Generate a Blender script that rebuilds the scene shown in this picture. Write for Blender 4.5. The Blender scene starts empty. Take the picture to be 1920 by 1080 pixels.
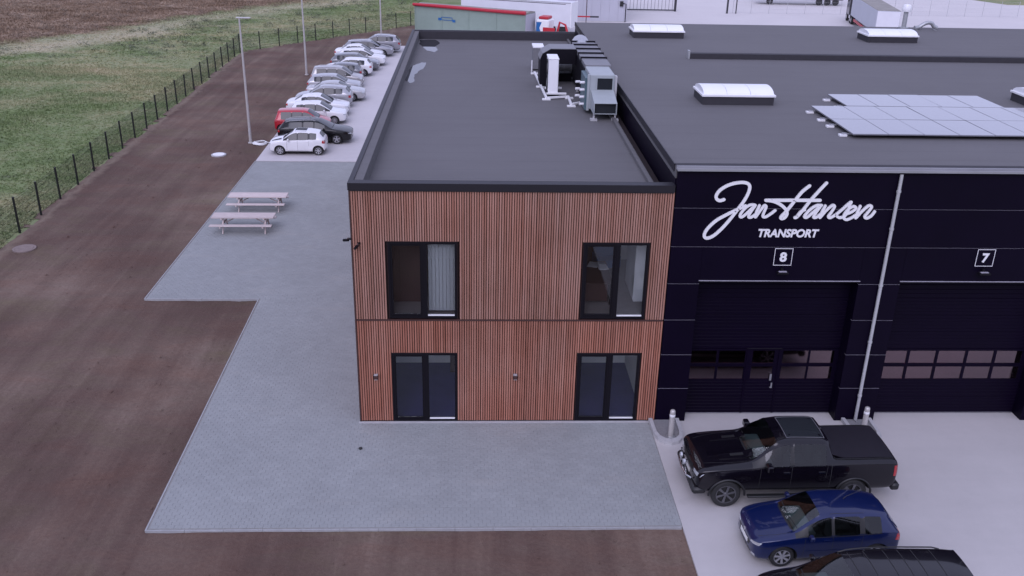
import bpy, bmesh, math, random
import numpy as np
from mathutils import Vector, Matrix
from mathutils.bvhtree import BVHTree

random.seed(7)
rng = np.random.default_rng(7)
S = bpy.context.scene
COL = S.collection
R = math.radians

# ------------------------------------------------------------------ camera
cam_d = bpy.data.cameras.new('camera')
cam_d.sensor_width = 36.0
cam_d.lens = 1759.0 / 1920.0 * 36.0
cam_d.clip_start = 0.1
cam_d.clip_end = 5000
cam = bpy.data.objects.new('camera', cam_d)
COL.objects.link(cam)
_p, _y, _r = 0.4090, 0.0438, 0.0210
_f = Vector((math.sin(_y) * math.cos(_p), math.cos(_y) * math.cos(_p), -math.sin(_p)))
_rt = Vector((math.cos(_y), -math.sin(_y), 0))
_up = _rt.cross(_f)
_R = math.cos(_r) * _rt + math.sin(_r) * _up
_U = -math.sin(_r) * _rt + math.cos(_r) * _up
_m = Matrix((_R, _U, -_f)).transposed().to_4x4()
_m.translation = Vector((3.544, -25.594, 15.744))
cam.matrix_world = _m
S.camera = cam

# ------------------------------------------------------------------ world, sun, exposure
W = bpy.data.worlds.new('World')
S.world = W
W.use_nodes = True
_nt = W.node_tree
_bg = _nt.nodes['Background']
_sky = _nt.nodes.new('ShaderNodeTexSky')
_sky.sky_type = 'NISHITA'
_sky.sun_disc = False
SUN_EL, SUN_AZ = 40.0, 196.0          # high soft light from behind the camera, overcast day
_sky.sun_elevation = R(SUN_EL)
_sky.sun_rotation = R(SUN_AZ)
_sky.air_density = 1.0
_sky.dust_density = 6.0
_sky.ozone_density = 1.0
_mx = _nt.nodes.new('ShaderNodeMix')           # the Nishita sky seen through an even, closed cloud deck
_mx.data_type = 'RGBA'
_mx.inputs[0].default_value = 0.85
_mx.inputs[7].default_value = (6.0, 6.1, 6.6, 1)
_nt.links.new(_sky.outputs[0], _mx.inputs[6])
_nt.links.new(_mx.outputs[2], _bg.inputs[0])
_bg.inputs[1].default_value = 0.11
sun_d = bpy.data.lights.new('sun', 'SUN')
sun_d.energy = 0.9
sun_d.angle = R(40)
sun_d.color = (1.0, 0.95, 0.9)
sun = bpy.data.objects.new('sun', sun_d)
COL.objects.link(sun)
_d = Vector((math.sin(R(SUN_AZ)) * math.cos(R(SUN_EL)), math.cos(R(SUN_AZ)) * math.cos(R(SUN_EL)), math.sin(R(SUN_EL))))
sun.rotation_euler = (-_d).to_track_quat('-Z', 'Y').to_euler()
sun.location = (0, 0, 60)
S.view_settings.view_transform = 'Standard'
S.view_settings.look = 'None'
S.view_settings.gamma = 1.0
S.view_settings.use_curve_mapping = False
S.view_settings.exposure = 0.3
S.view_settings.use_white_balance = True      # the video's cool magenta grade
S.view_settings.white_balance_temperature = 5450
S.view_settings.white_balance_tint = 28

# ------------------------------------------------------------------ materials
MATS = {}


class NT:
    def __init__(s, m):
        m.use_nodes = True
        s.t = m.node_tree
        s.b = s.t.nodes['Principled BSDF']

    def n(s, typ, **kw):
        x = s.t.nodes.new(typ)
        for k, v in kw.items():
            setattr(x, k, v)
        return x

    def l(s, a, b):
        s.t.links.new(a, b)

    def math(s, op, a, b=None, c=None, clamp=False):
        x = s.n('ShaderNodeMath', operation=op, use_clamp=clamp)
        for i, v in enumerate((a, b, c)):
            if v is None:
                continue
            if isinstance(v, (int, float)):
                x.inputs[i].default_value = v
            else:
                s.l(v, x.inputs[i])
        return x.outputs[0]

    def mix(s, f, a, b, blend='MIX'):
        x = s.n('ShaderNodeMix', data_type='RGBA', blend_type=blend)
        for i, v in ((0, f), (6, a), (7, b)):
            if isinstance(v, (int, float)):
                x.inputs[i].default_value = v
            elif isinstance(v, tuple):
                x.inputs[i].default_value = v if len(v) == 4 else (*v, 1)
            else:
                s.l(v, x.inputs[i])
        return x.outputs[2]

    def noise(s, vec, scale, detail=4, rough=.55, dist=0):
        x = s.n('ShaderNodeTexNoise')
        x.inputs['Scale'].default_value = scale
        x.inputs['Detail'].default_value = detail
        x.inputs['Roughness'].default_value = rough
        x.inputs['Distortion'].default_value = dist
        if vec is not None:
            s.l(vec, x.inputs['Vector'])
        return x.outputs['Fac']

    def ramp(s, f, stops):
        x = s.n('ShaderNodeValToRGB')
        e = x.color_ramp.elements
        while len(e) < len(stops):
            e.new(.5)
        for i, (p, c) in enumerate(stops):
            e[i].position = p
            e[i].color = c if len(c) == 4 else (*c, 1)
        s.l(f, x.inputs[0])
        return x.outputs[0]

    def map(s, vec, scale=(1, 1, 1), loc=(0, 0, 0), rot=(0, 0, 0)):
        x = s.n('ShaderNodeMapping')
        x.inputs['Scale'].default_value = scale
        x.inputs['Location'].default_value = loc
        x.inputs['Rotation'].default_value = rot
        s.l(vec, x.inputs[0])
        return x.outputs[0]

    def pos(s):
        return s.n('ShaderNodeNewGeometry').outputs['Position']

    def obj(s):
        return s.n('ShaderNodeTexCoord').outputs['Object']

    def bump(s, h, strength=.3, dist=.02):
        x = s.n('ShaderNodeBump')
        x.inputs['Strength'].default_value = strength
        x.inputs['Distance'].default_value = dist
        s.l(h, x.inputs['Height'])
        s.l(x.outputs[0], s.b.inputs['Normal'])

    def col(s, c):
        s.l(c, s.b.inputs['Base Color'])


def mat(name, col, rough=.6, metal=0.0, var=.0, scale=4.0, bump=.0, bscale=30.0, spec=.5, coat=0.0, rnd=0.0,
        island=0.0, stretch=None, space='obj', bdist=.01, rvar=0.0):
    if name in MATS:
        return MATS[name]
    m = bpy.data.materials.new(name)
    t = NT(m)
    b = t.b
    b.inputs['Base Color'].default_value = (*col, 1)
    b.inputs['Roughness'].default_value = rough
    b.inputs['Metallic'].default_value = metal
    b.inputs['Specular IOR Level'].default_value = spec
    b.inputs['Coat Weight'].default_value = coat
    b.inputs['Coat Roughness'].default_value = .03
    c = None
    v = t.pos() if space == 'pos' else t.obj()
    if stretch:
        v = t.map(v, stretch)
    if var:
        f = t.noise(v, scale, 5, .6)
        f = t.math('SUBTRACT', f, .5)
        f = t.math('MULTIPLY_ADD', f, 2.2 * var, 1.0)
        c = t.mix(1.0, (*col, 1), f, 'MULTIPLY')
    for amt, kind in ((rnd, 0), (island, 1)):
        if amt:
            r = t.n('ShaderNodeObjectInfo').outputs['Random'] if kind == 0 else t.n('ShaderNodeNewGeometry').outputs['Random Per Island']
            f = t.math('MULTIPLY_ADD', t.math('SUBTRACT', r, .5), 2 * amt, 1.0)
            c = t.mix(1.0, c if c is not None else (*col, 1), f, 'MULTIPLY')
    if c is not None:
        t.col(c)
    if rvar:
        f = t.noise(v, scale * .7, 4, .6)
        t.l(t.math('MULTIPLY_ADD', t.math('SUBTRACT', f, .5), rvar * 2, rough, clamp=True), b.inputs['Roughness'])
    if bump:
        t.bump(t.noise(v, bscale, 4, .6), bump, bdist)
    MATS[name] = m
    return m


def glass_mat(name, tint, refl=1.0, rough=.02, rc=(1, 1, 1)):
    """thin pane: tinted see-through plus fresnel mirror"""
    if name in MATS:
        return MATS[name]
    m = bpy.data.materials.new(name)
    t = NT(m)
    t.t.nodes.remove(t.b)
    out = [n for n in t.t.nodes if n.type == 'OUTPUT_MATERIAL'][0]
    tr = t.n('ShaderNodeBsdfTransparent')
    tr.inputs[0].default_value = (*tint, 1)
    gl = t.n('ShaderNodeBsdfGlossy')
    gl.inputs['Color'].default_value = (*rc, 1)
    gl.inputs['Roughness'].default_value = rough
    fr = t.n('ShaderNodeFresnel')
    fr.inputs[0].default_value = 1.52
    f = t.math('MULTIPLY', fr.outputs[0], refl, clamp=True)
    mx = t.n('ShaderNodeMixShader')
    t.l(f, mx.inputs[0])
    t.l(tr.outputs[0], mx.inputs[1])
    t.l(gl.outputs[0], mx.inputs[2])
    t.l(mx.outputs[0], out.inputs[0])
    MATS[name] = m
    return m


def paint(name, col, metallic=0.0, rough=.28, coat=1.0, spec=.5):
    """car paint, dark trim on the inside of the shell"""
    if name in MATS:
        return MATS[name]
    m = bpy.data.materials.new(name)
    t = NT(m)
    b = t.b
    g = t.n('ShaderNodeNewGeometry')
    n = t.noise(g.outputs['Position'], 1.3, 5, .6)
    c = t.mix(1.0, (*col, 1), t.math('MULTIPLY_ADD', t.math('SUBTRACT', n, .5), .25, 1.0), 'MULTIPLY')
    t.col(t.mix(g.outputs['Backfacing'], c, (.02, .02, .022, 1)))
    b.inputs['Metallic'].default_value = metallic
    b.inputs['Roughness'].default_value = rough
    b.inputs['Coat Weight'].default_value = coat
    b.inputs['Specular IOR Level'].default_value = spec
    t.l(t.math('MULTIPLY_ADD', n, .10, .0), b.inputs['Coat Roughness'])
    MATS[name] = m
    return m


# ground materials ---------------------------------------------------------
def m_soil():
    m = bpy.data.materials.new('soil')
    t = NT(m)
    p = t.pos()
    big = t.noise(p, .16, 4, .55)
    track = t.noise(t.map(p, (1.5, .05, 1), rot=(0, 0, .03)), 1.0, 4, .6, .4)
    cross = t.noise(t.map(p, (.12, 1.6, 1)), .8, 3, .6)
    fine = t.noise(p, 9, 6, .7)
    f = t.math('ADD', t.math('MULTIPLY_ADD', t.math('SUBTRACT', big, .5), 1.0, .25), t.math('MULTIPLY_ADD', t.math('SUBTRACT', track, .5), .46, .25))
    f = t.math('ADD', f, t.math('MULTIPLY', t.math('SUBTRACT', fine, .5), .36))
    f = t.math('ADD', f, t.math('MULTIPLY', t.math('SUBTRACT', cross, .5), .10))
    c = t.ramp(f, [(.20, (.080, .052, .042)), (.42, (.108, .073, .059)), (.58, (.140, .100, .079)), (.78, (.205, .154, .122))])
    hue = t.noise(t.map(p, (.5, 1.1, 1), loc=(7, 3, 0)), .45, 5, .65, .6)
    c = t.mix(t.math('MULTIPLY_ADD', hue, 3.2, -1.5, clamp=True), c, t.mix(1.0, c, (1.05, .90, .84, 1), 'MULTIPLY'))
    c = t.mix(t.math('MULTIPLY_ADD', hue, -3.2, 1.55, clamp=True), c, t.mix(1.0, c, (.98, 1.08, .86, 1), 'MULTIPLY'))
    sx = t.n('ShaderNodeSeparateXYZ')
    t.l(p, sx.inputs[0])
    ed = t.math('ADD', sx.outputs[0], t.math('MULTIPLY_ADD', sx.outputs[1], .02398, 17.70))      # metres from the fence line
    ed = t.math('ADD', ed, t.math('MULTIPLY', t.math('SUBTRACT', t.noise(p, 1.1, 4, .6), .5), 1.2))
    ed = t.math('SUBTRACT', 1.0, t.math('MULTIPLY', t.math('ABSOLUTE', t.math('SUBTRACT', ed, .25)), 2.2), clamp=True)
    c = t.mix(t.math('MULTIPLY', ed, .55), c, (.27, .215, .16, 1))
    peb = t.noise(p, 40, 2, .5)
    c = t.mix(t.math('MULTIPLY', t.math('GREATER_THAN', peb, .73), .45), c, (.30, .25, .22, 1))
    t.col(c)
    t.b.inputs['Roughness'].default_value = .95
    t.b.inputs['Specular IOR Level'].default_value = .15
    t.bump(t.math('ADD', fine, t.math('MULTIPLY', track, .8)), .6, .05)
    MATS['soil'] = m
    return m


def m_field(name, dark=1.0):
    m = bpy.data.materials.new(name)
    t = NT(m)
    p = t.pos()
    sx = t.n('ShaderNodeSeparateXYZ')
    t.l(p, sx.inputs[0])
    X, Y = sx.outputs[0], sx.outputs[1]
    n1 = t.noise(p, .045, 4, .6, .3)
    n2 = t.noise(t.map(p, (.5, .9, 1), rot=(0, 0, .5)), .35, 5, .65)
    n3 = t.noise(p, 3.0, 5, .7)
    f = t.math('ADD', t.math('MULTIPLY', n1, .55), t.math('MULTIPLY', n2, .45))
    f = t.math('ADD', f, t.math('MULTIPLY', t.math('SUBTRACT', n3, .5), .22))
    k = dark
    g = t.ramp(f, [(.34, (.060 * k, .070 * k, .038 * k)), (.43, (.086 * k, .114 * k, .047 * k)), (.50, (.120 * k, .136 * k, .070 * k)),
                   (.58, (.165 * k, .160 * k, .090 * k)), (.74, (.25 * k, .21 * k, .14 * k))])
    # straw strip and brown heath beyond a line across the field
    d = t.math('ADD', t.math('MULTIPLY', t.math('ADD', X, 43.8), -.8526), t.math('MULTIPLY', t.math('SUBTRACT', Y, 71.7), .5228))
    d = t.math('ADD', d, t.math('MULTIPLY', t.math('SUBTRACT', n2, .5), 9.0))
    d = t.math('ADD', d, t.math('MULTIPLY', t.math('SUBTRACT', n1, .5), 12.0))
    heath = t.math('MULTIPLY_ADD', d, .35, .4, clamp=True)
    straw = t.math('SUBTRACT', 1.0, t.math('MULTIPLY', t.math('ABSOLUTE', t.math('ADD', d, 3.6)), .20), clamp=True)
    hb = t.ramp(t.math('ADD', t.math('MULTIPLY', n2, .7), t.math('MULTIPLY', n3, .3)),
                [(.34, (.060 * k, .040 * k, .026 * k)), (.46, (.118 * k, .084 * k, .058 * k)), (.58, (.165 * k, .126 * k, .092 * k)), (.74, (.205 * k, .17 * k, .125 * k))])
    c = t.mix(t.math('MULTIPLY', straw, .62), g, (.25 * k, .225 * k, .165 * k, 1))
    c = t.mix(heath, c, hb)
    t.col(c)
    t.b.inputs['Roughness'].default_value = .95
    t.b.inputs['Specular IOR Level'].default_value = .1
    t.bump(n3, .5, .08)
    MATS[name] = m
    return m


def m_concrete(name, col, joint=None, stain=.22):
    m = bpy.data.materials.new(name)
    t = NT(m)
    p = t.pos()
    n1 = t.noise(p, .22, 5, .6, .3)
    n2 = t.noise(p, 2.2, 6, .65)
    n3 = t.noise(p, 60, 3, .6)
    sw = t.noise(t.map(p, (.15, 1.2, 1), rot=(0, 0, .25)), 1.0, 4, .6)
    f = t.math('ADD', t.math('MULTIPLY', n1, .5), t.math('ADD', t.math('MULTIPLY', n2, .25), t.math('MULTIPLY', sw, .25)))
    f = t.math('MULTIPLY_ADD', t.math('SUBTRACT', f, .5), 2 * stain, 1.0)
    c = t.mix(1.0, (*col, 1), f, 'MULTIPLY')
    c = t.mix(1.0, c, t.math('MULTIPLY_ADD', t.math('SUBTRACT', n3, .5), .22, 1.0), 'MULTIPLY')
    spot = t.noise(p, .9, 3, .5)
    c = t.mix(t.math('MULTIPLY', t.math('MULTIPLY_ADD', spot, 6, -4.0, clamp=True), .22), c, (.20, .19, .19, 1))
    t.col(c)
    t.l(t.math('MULTIPLY_ADD', n1, .25, .62), t.b.inputs['Roughness'])
    t.b.inputs['Specular IOR Level'].default_value = .3
    t.bump(t.math('ADD', n3, t.math('MULTIPLY', n2, .5)), .25, .01)
    MATS[name] = m
    return m


def m_paver():
    m = bpy.data.materials.new('paver_concrete')
    t = NT(m)
    p = t.pos()
    g = t.n('ShaderNodeNewGeometry')
    n1 = t.noise(p, .35, 5, .6, .4)
    n2 = t.noise(p, 1.7, 5, .65)
    n3 = t.noise(p, 70, 3, .6)
    dust = t.noise(t.map(p, (.35, 1.0, 1)), .8, 4, .6)
    f = t.math('MULTIPLY_ADD', t.math('SUBTRACT', t.math('ADD', t.math('MULTIPLY', n1, .6), t.math('MULTIPLY', n2, .4)), .5), .55, 1.0)
    c = t.mix(1.0, (.270, .282, .280, 1), f, 'MULTIPLY')
    c = t.mix(1.0, c, t.math('MULTIPLY_ADD', t.math('SUBTRACT', g.outputs['Random Per Island'], .5), .07, 1.0), 'MULTIPLY')
    c = t.mix(1.0, c, t.math('MULTIPLY_ADD', t.math('SUBTRACT', n3, .5), .3, 1.0), 'MULTIPLY')
    c = t.mix(t.math('MULTIPLY', t.math('MULTIPLY_ADD', dust, 5, -2.9, clamp=True), .30), c, (.36, .34, .31, 1))
    t.col(c)
    t.b.inputs['Roughness'].default_value = .82
    t.b.inputs['Specular IOR Level'].default_value = .3
    t.bump(n3, .3, .008)
    MATS['paver'] = m
    return m


def m_roof(name, col):
    m = bpy.data.materials.new(name)
    t = NT(m)
    p = t.pos()
    sx = t.n('ShaderNodeSeparateXYZ')
    t.l(p, sx.inputs[0])
    n1 = t.noise(p, .18, 5, .6, .5)
    n2 = t.noise(t.map(p, (.35, 1.8, 1)), .8, 5, .6)
    n3 = t.noise(p, 90, 3, .6)
    f = t.math('ADD', t.math('MULTIPLY', n1, .6), t.math('MULTIPLY', n2, .4))
    f = t.math('MULTIPLY_ADD', t.math('SUBTRACT', f, .5), .42, 1.0)
    c = t.mix(1.0, (*col, 1), f, 'MULTIPLY')
    c = t.mix(1.0, c, t.math('MULTIPLY_ADD', t.math('SUBTRACT', n3, .5), .5, 1.0), 'MULTIPLY')
    lap = t.math('FRACT', t.math('ADD', sx.outputs[1], t.math('MULTIPLY', n1, .04)))
    lap = t.math('LESS_THAN', lap, .022)
    c = t.mix(t.math('MULTIPLY', lap, .28), c, (.03, .03, .03, 1))
    t.col(c)
    t.b.inputs['Roughness'].default_value = .85
    t.b.inputs['Specular IOR Level'].default_value = .3
    t.bump(t.math('ADD', n3, t.math('MULTIPLY', lap, -1.0)), .35, .01)
    MATS[name] = m
    return m


def m_wood():
    m = bpy.data.materials.new('cladding_wood')
    t = NT(m)
    o = t.obj()
    rnd = t.n('ShaderNodeObjectInfo').outputs['Random']
    gi = t.n('ShaderNodeNewGeometry').outputs['Random Per Island']
    off = t.n('ShaderNodeCombineXYZ')
    t.l(t.math('MULTIPLY', t.math('ADD', rnd, gi), 91.0), off.inputs[2])
    v = t.n('ShaderNodeVectorMath', operation='ADD')
    t.l(o, v.inputs[0])
    t.l(off.outputs[0], v.inputs[1])
    grain = t.noise(t.map(v.outputs[0], (28, 28, 1.1)), 1.0, 5, .6)
    slow = t.noise(t.map(t.pos(), (.5, .5, .35)), 1.0, 4, .6)
    f = t.math('ADD', t.math('MULTIPLY', grain, .42), t.math('ADD', t.math('MULTIPLY', slow, .45), t.math('MULTIPLY', rnd, .20)))
    fresh = t.ramp(f, [(.32, (.205, .073, .043)), (.52, (.335, .130, .081)), (.74, (.44, .198, .130))])
    grey = t.ramp(f, [(.32, (.215, .110, .077)), (.52, (.312, .180, .137)), (.74, (.40, .25, .203))])
    sx = t.n('ShaderNodeSeparateXYZ')
    t.l(t.pos(), sx.inputs[0])
    patchy = t.noise(t.map(t.pos(), (.55, .55, .22)), 1.0, 4, .6)
    w = t.math('ADD', t.math('MULTIPLY', t.math('GREATER_THAN', sx.outputs[2], 3.58), .45), t.math('MULTIPLY_ADD', patchy, 1.6, -.55), clamp=True)
    c = t.mix(w, fresh, grey)          # rain-bleached boards, more so on the upper storey
    t.col(c)
    t.b.inputs['Roughness'].default_value = .7
    t.b.inputs['Specular IOR Level'].default_value = .25
    t.bump(grain, .25, .006)
    MATS['wood'] = m
    return m


m_soil()
m_field('field', 1.72)
m_field('grass_blades', 2.05)
m_concrete('concrete_yard', (.46, .44, .43))
m_concrete('concrete_park', (.50, .475, .48), stain=.25)
m_concrete('concrete_back', (.56, .53, .52), stain=.18)
m_paver()
m_roof('roof_felt', (.128, .124, .128))
m_wood()
mat('joint_sand', (.24, .235, .225), .95, var=.3, space='pos')
mat('edging', (.31, .315, .32), .85, var=.25, scale=3, space='pos')
mat('edge_concrete', (.40, .395, .40), .85, var=.25, scale=3, space='pos', bump=.3)
mat('black_panel', (.0030, .0010, .0085), .5, var=.35, scale=.6, space='pos', spec=.10, rvar=.12)
mat('panel_edge', (.42, .40, .46), .5, metal=.1, var=.3, space='pos')  # wall panel tops coloured pale, standing in for sky light on the lip
mat('door_black', (.0030, .0009, .0085), .5, var=.3, scale=.7, space='pos', spec=.10)
mat('alu', (.50, .50, .52), .38, metal=.8, var=.15, scale=3)
mat('alu_matt', (.46, .46, .47), .55, metal=.3, var=.18, scale=4)
mat('galv', (.42, .43, .44), .45, metal=.6, var=.3, scale=7, bump=.05)
mat('frame_dark', (.005, .004, .007), .5, spec=.2)
mat('coping', (.013, .011, .017), .5, metal=.2, var=.2, scale=.7, space='pos')
mat('felt_dark', (.030, .028, .034), .8, var=.25, space='pos')
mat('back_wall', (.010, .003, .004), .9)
mat('inner_wall', (.80, .80, .77), .85, var=.06, space='pos')
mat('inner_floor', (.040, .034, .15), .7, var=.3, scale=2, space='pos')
mat('inner_floor_up', (.22, .20, .20), .6, var=.2, space='pos')
mat('white_paint', (.75, .75, .76), .45, var=.06)
mat('white_plastic', (.78, .78, .80), .35, var=.06, scale=2)
mat('white_dome', (.80, .81, .84), .25, var=.05, scale=1.5)
mat('letter_white', (.74, .73, .75), .5, var=.06)
mat('black_plastic', (.012, .012, .013), .5)
mat('rubber', (.018, .018, .019), .75, var=.2)
mat('chrome', (.6, .6, .62), .18, metal=1.0)
mat('rim_silver', (.55, .55, .57), .3, metal=.85)
mat('rim_two', (.22, .22, .235), .25, metal=.9)
mat('rim_dark', (.05, .05, .055), .3, metal=.8)
mat('lamp_red', (.35, .008, .012), .15, coat=1)
mat('lamp_clear', (.55, .57, .60), .12, metal=.5, coat=1)
mat('plate_white', (.75, .75, .72), .4)
mat('glass_dark', (.022, .025, .029), .08, spec=.45)
glass_mat('car_glass', (.26, .30, .30), 1.1, .02)
glass_mat('windscreen_glass', (.62, .74, .71), 1.5, .03)
glass_mat('window_glass', (.93, .95, .96), .8, .01)
glass_mat('door_pane', (.30, .22, .25), 4.2, .05, (1, .78, .84))
mat('seat_cloth', (.07, .07, .072), .85)
mat('puddle_water', (.04, .04, .045), .02, spec=.7)
mat('table_wood', (.52, .45, .43), .8, var=.3, scale=3, stretch=(1, 8, 8), rnd=.12, bump=.2)
mat('post_black', (.008, .010, .008), .5)
mat('wire_green', (.02, .03, .022), .6)
mat('lamp_post', (.50, .48, .46), .5, metal=.4, var=.15, scale=1)
mat('gravel', (.20, .195, .20), .95, var=.5, scale=40, space='pos', bump=.6, bscale=60)
mat('solar', (.125, .118, .138), .16, var=.10, scale=.7, space='pos', spec=1.0, coat=1.0, rnd=.06)
mat('solar_frame', (.17, .17, .19), .6, spec=.3)
mat('container_green', (.235, .300, .255), .6, var=.12, scale=1.2, bump=.1)
mat('red_tarp', (.42, .018, .035), .5, var=.2)
mat('red_paint', (.42, .02, .03), .4)
mat('blue_paint', (.02, .12, .34), .4)
mat('trailer_white', (.66, .66, .70), .5, var=.1, scale=.6)
mat('wall_grey', (.42, .42, .47), .6, var=.08, scale=.3)
mat('truck_dark', (.02, .02, .026), .3, coat=.6)
mat('trailer_grey', (.45, .47, .52), .5, var=.1, scale=.5)
mat('tarp_roof', (.26, .245, .22), .8, var=.3, scale=.8)
mat('duct_grey', (.20, .20, .215), .5, metal=.3, var=.15)
mat('duct_black', (.005, .004, .008), .6, spec=.15)
mat('unit_pale', (.33, .36, .37), .45, var=.08)
mat('unit_green', (.07, .12, .14), .45, var=.1)
mat('blind_fabric', (.46, .47, .48), .8)
mat('blue_cloth', (.03, .12, .30), .7)
mat('dark_wood', (.055, .025, .022), .5, var=.3, stretch=(6, 6, 1))
mat('dusty', (.21, .165, .15), .95, var=.3, scale=4, space='pos')
mat('heath', (.19, .145, .105), .95, var=.5, scale=3, space='pos')
mat('shrub', (.115, .130, .080), .95, var=.6, scale=2, space='pos')


# ------------------------------------------------------------------ mesh helpers
class MB:
    def __init__(s):
        s.v, s.f, s.m = [], [], []

    def add(s, verts, faces, mi=0):
        o = len(s.v)
        s.v += [tuple(v) for v in verts]
        s.f += [tuple(i + o for i in f) for f in faces]
        s.m += [mi] * len(faces)
        return s

    def box(s, a, b, mi=0, top=None):
        x0, y0, z0 = a
        x1, y1, z1 = b
        v = [(x0, y0, z0), (x1, y0, z0), (x1, y1, z0), (x0, y1, z0), (x0, y0, z1), (x1, y0, z1), (x1, y1, z1), (x0, y1, z1)]
        f = [(3, 2, 1, 0), (0, 1, 5, 4), (1, 2, 6, 5), (2, 3, 7, 6), (3, 0, 4, 7)]
        s.add(v, f, mi)
        o = len(s.v) - 8
        s.f.append((o + 4, o + 5, o + 6, o + 7))
        s.m.append(mi if top is None else top)
        return s

    def cbox(s, a, b, c=.01, mi=0):
        """box with chamfered edges"""
        x0, y0, z0 = a
        x1, y1, z1 = b
        c = min(c, (x1 - x0) * .45, (y1 - y0) * .45, (z1 - z0) * .45)
        bm = bmesh.new()
        bmesh.ops.create_cube(bm, size=1)
        for v in bm.verts:
            v.co = ((x0 + x1) / 2 + v.co.x * (x1 - x0), (y0 + y1) / 2 + v.co.y * (y1 - y0), (z0 + z1) / 2 + v.co.z * (z1 - z0))
        bmesh.ops.bevel(bm, geom=bm.edges[:], offset=c, segments=1, affect='EDGES', profile=.5)
        bm.verts.index_update()
        s.add([v.co for v in bm.verts], [[v.index for v in f.verts] for f in bm.faces], mi)
        bm.free()
        return s

    def prism(s, pts, z0, z1, mi=0, axis='z'):
        """closed outline (ccw seen from +axis) extruded"""
        n = len(pts)
        mp = {'z': lambda p, h: (p[0], p[1], h), 'y': lambda p, h: (p[0], h, p[1]), 'x': lambda p, h: (h, p[0], p[1])}[axis]
        v = [mp(p, z0) for p in pts] + [mp(p, z1) for p in pts]
        f = [tuple(range(n - 1, -1, -1)), tuple(range(n, 2 * n))]
        f += [(i, (i + 1) % n, n + (i + 1) % n, n + i) for i in range(n)]
        return s.add(v, f, mi)

    def tube(s, pts, r, n=8, mi=0, cap=True):
        pts = [Vector(p) for p in pts]
        rs = r if isinstance(r, (list, tuple)) else [r] * len(pts)
        rings = []
        up = Vector((0, 0, 1))
        for i, p in enumerate(pts):
            d = (pts[min(i + 1, len(pts) - 1)] - pts[max(i - 1, 0)]).normalized()
            a = d.cross(up)
            if a.length < .05:
                a = d.cross(Vector((0, 1, 0)))
            a.normalize()
            b = d.cross(a)
            rings.append([p + rs[i] * (math.cos(2 * math.pi * k / n) * a + math.sin(2 * math.pi * k / n) * b) for k in range(n)])
        v = [q for rg in rings for q in rg]
        f = []
        for i in range(len(pts) - 1):
            for k in range(n):
                k2 = (k + 1) % n
                f.append((i * n + k, i * n + k2, (i + 1) * n + k2, (i + 1) * n + k))
        if cap:
            f.append(tuple(range(n - 1, -1, -1)))
            f.append(tuple(range((len(pts) - 1) * n, len(pts) * n)))
        return s.add(v, f, mi)

    def lathe(s, prof, n=20, mi=0, axis='z', c=(0, 0, 0)):
        """prof: (r, h) list"""
        v = []
        for r, h in prof:
            for k in range(n):
                a = 2 * math.pi * k / n
                if axis == 'z':
                    v.append((c[0] + r * math.cos(a), c[1] + r * math.sin(a), c[2] + h))
                else:  # y
                    v.append((c[0] + r * math.cos(a), c[1] + h, c[2] + r * math.sin(a)))
        f = []
        for i in range(len(prof) - 1):
            for k in range(n):
                k2 = (k + 1) % n
                q = (i * n + k, i * n + k2, (i + 1) * n + k2, (i + 1) * n + k)
                f.append(q if axis == 'z' else q[::-1])
        return s.add(v, f, mi)

    def mesh(s, name, smooth=None):
        me = bpy.data.meshes.new(name)
        me.from_pydata(s.v, [], s.f)
        me.polygons.foreach_set('material_index', s.m)
        if smooth is not None:
            me.polygons.foreach_set('use_smooth', [True] * len(me.polygons))
            me.set_sharp_from_angle(angle=R(smooth))
        me.update()
        return me

    def build(s, name, mats, parent=None, loc=None, smooth=None):
        return obj(name, s.mesh(name, smooth), mats, parent, loc)


def getm(m):
    return MATS[m] if isinstance(m, str) else m


def obj(name, me, mats, parent=None, loc=None, rot=None):
    o = bpy.data.objects.new(name, me)
    if mats is not None:
        if not isinstance(mats, (list, tuple)):
            mats = [mats]
        if len(me.materials) == 0:
            for m in mats:
                me.materials.append(getm(m))
    COL.objects.link(o)
    if parent is not None:
        o.parent = parent
    if loc is not None:
        o.location = loc
    if rot is not None:
        o.rotation_euler = rot
    return o


def tag(o, label, cat, group=None):
    o['label'] = label
    o['category'] = cat
    if group:
        o['group'] = group
    return o


def thing(name, label, cat, loc=(0, 0, 0), rz=0, group=None):
    o = bpy.data.objects.new(name, None)
    COL.objects.link(o)
    o.location = loc
    o.rotation_euler = (0, 0, rz)
    o.empty_display_size = .2
    return tag(o, label, cat, group)


def struct(o, kind='structure'):
    o['kind'] = kind
    return o


def copy_tree(o, parent=None):
    c = o.copy()
    COL.objects.link(c)
    c.parent = parent
    for ch in list(o.children):
        copy_tree(ch, c)
    return c


def B(name, a, b, m, parent=None, c=None):
    mb = MB()
    if c:
        mb.cbox(a, b, c)
    else:
        mb.box(a, b)
    return mb.build(name, m, parent)


# ------------------------------------------------------------------ ground and terrain
FA, FB, FC = (-17.75, 2.0), (-19.34, 68.3), (-4.0, 87.84)


def fence_x(y):
    return FA[0] + (FB[0] - FA[0]) * (y - FA[1]) / (FB[1] - FA[1])


g = MB()
g.add([(-1500, -1500, -.10), (1500, -1500, -.10), (1500, 2500, -.10), (-1500, 2500, -.10)], [(0, 1, 2, 3)])
struct(g.build('terrain', 'field'))


def inside(px, py, poly):
    n = len(poly)
    c = np.zeros(px.shape, bool)
    j = n - 1
    for i in range(n):
        xi, yi = poly[i]
        xj, yj = poly[j]
        cond = ((yi > py) != (yj > py)) & (px < (xj - xi) * (py - yi) / (yj - yi + 1e-12) + xi)
        c ^= cond
        j = i
    return c


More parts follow.
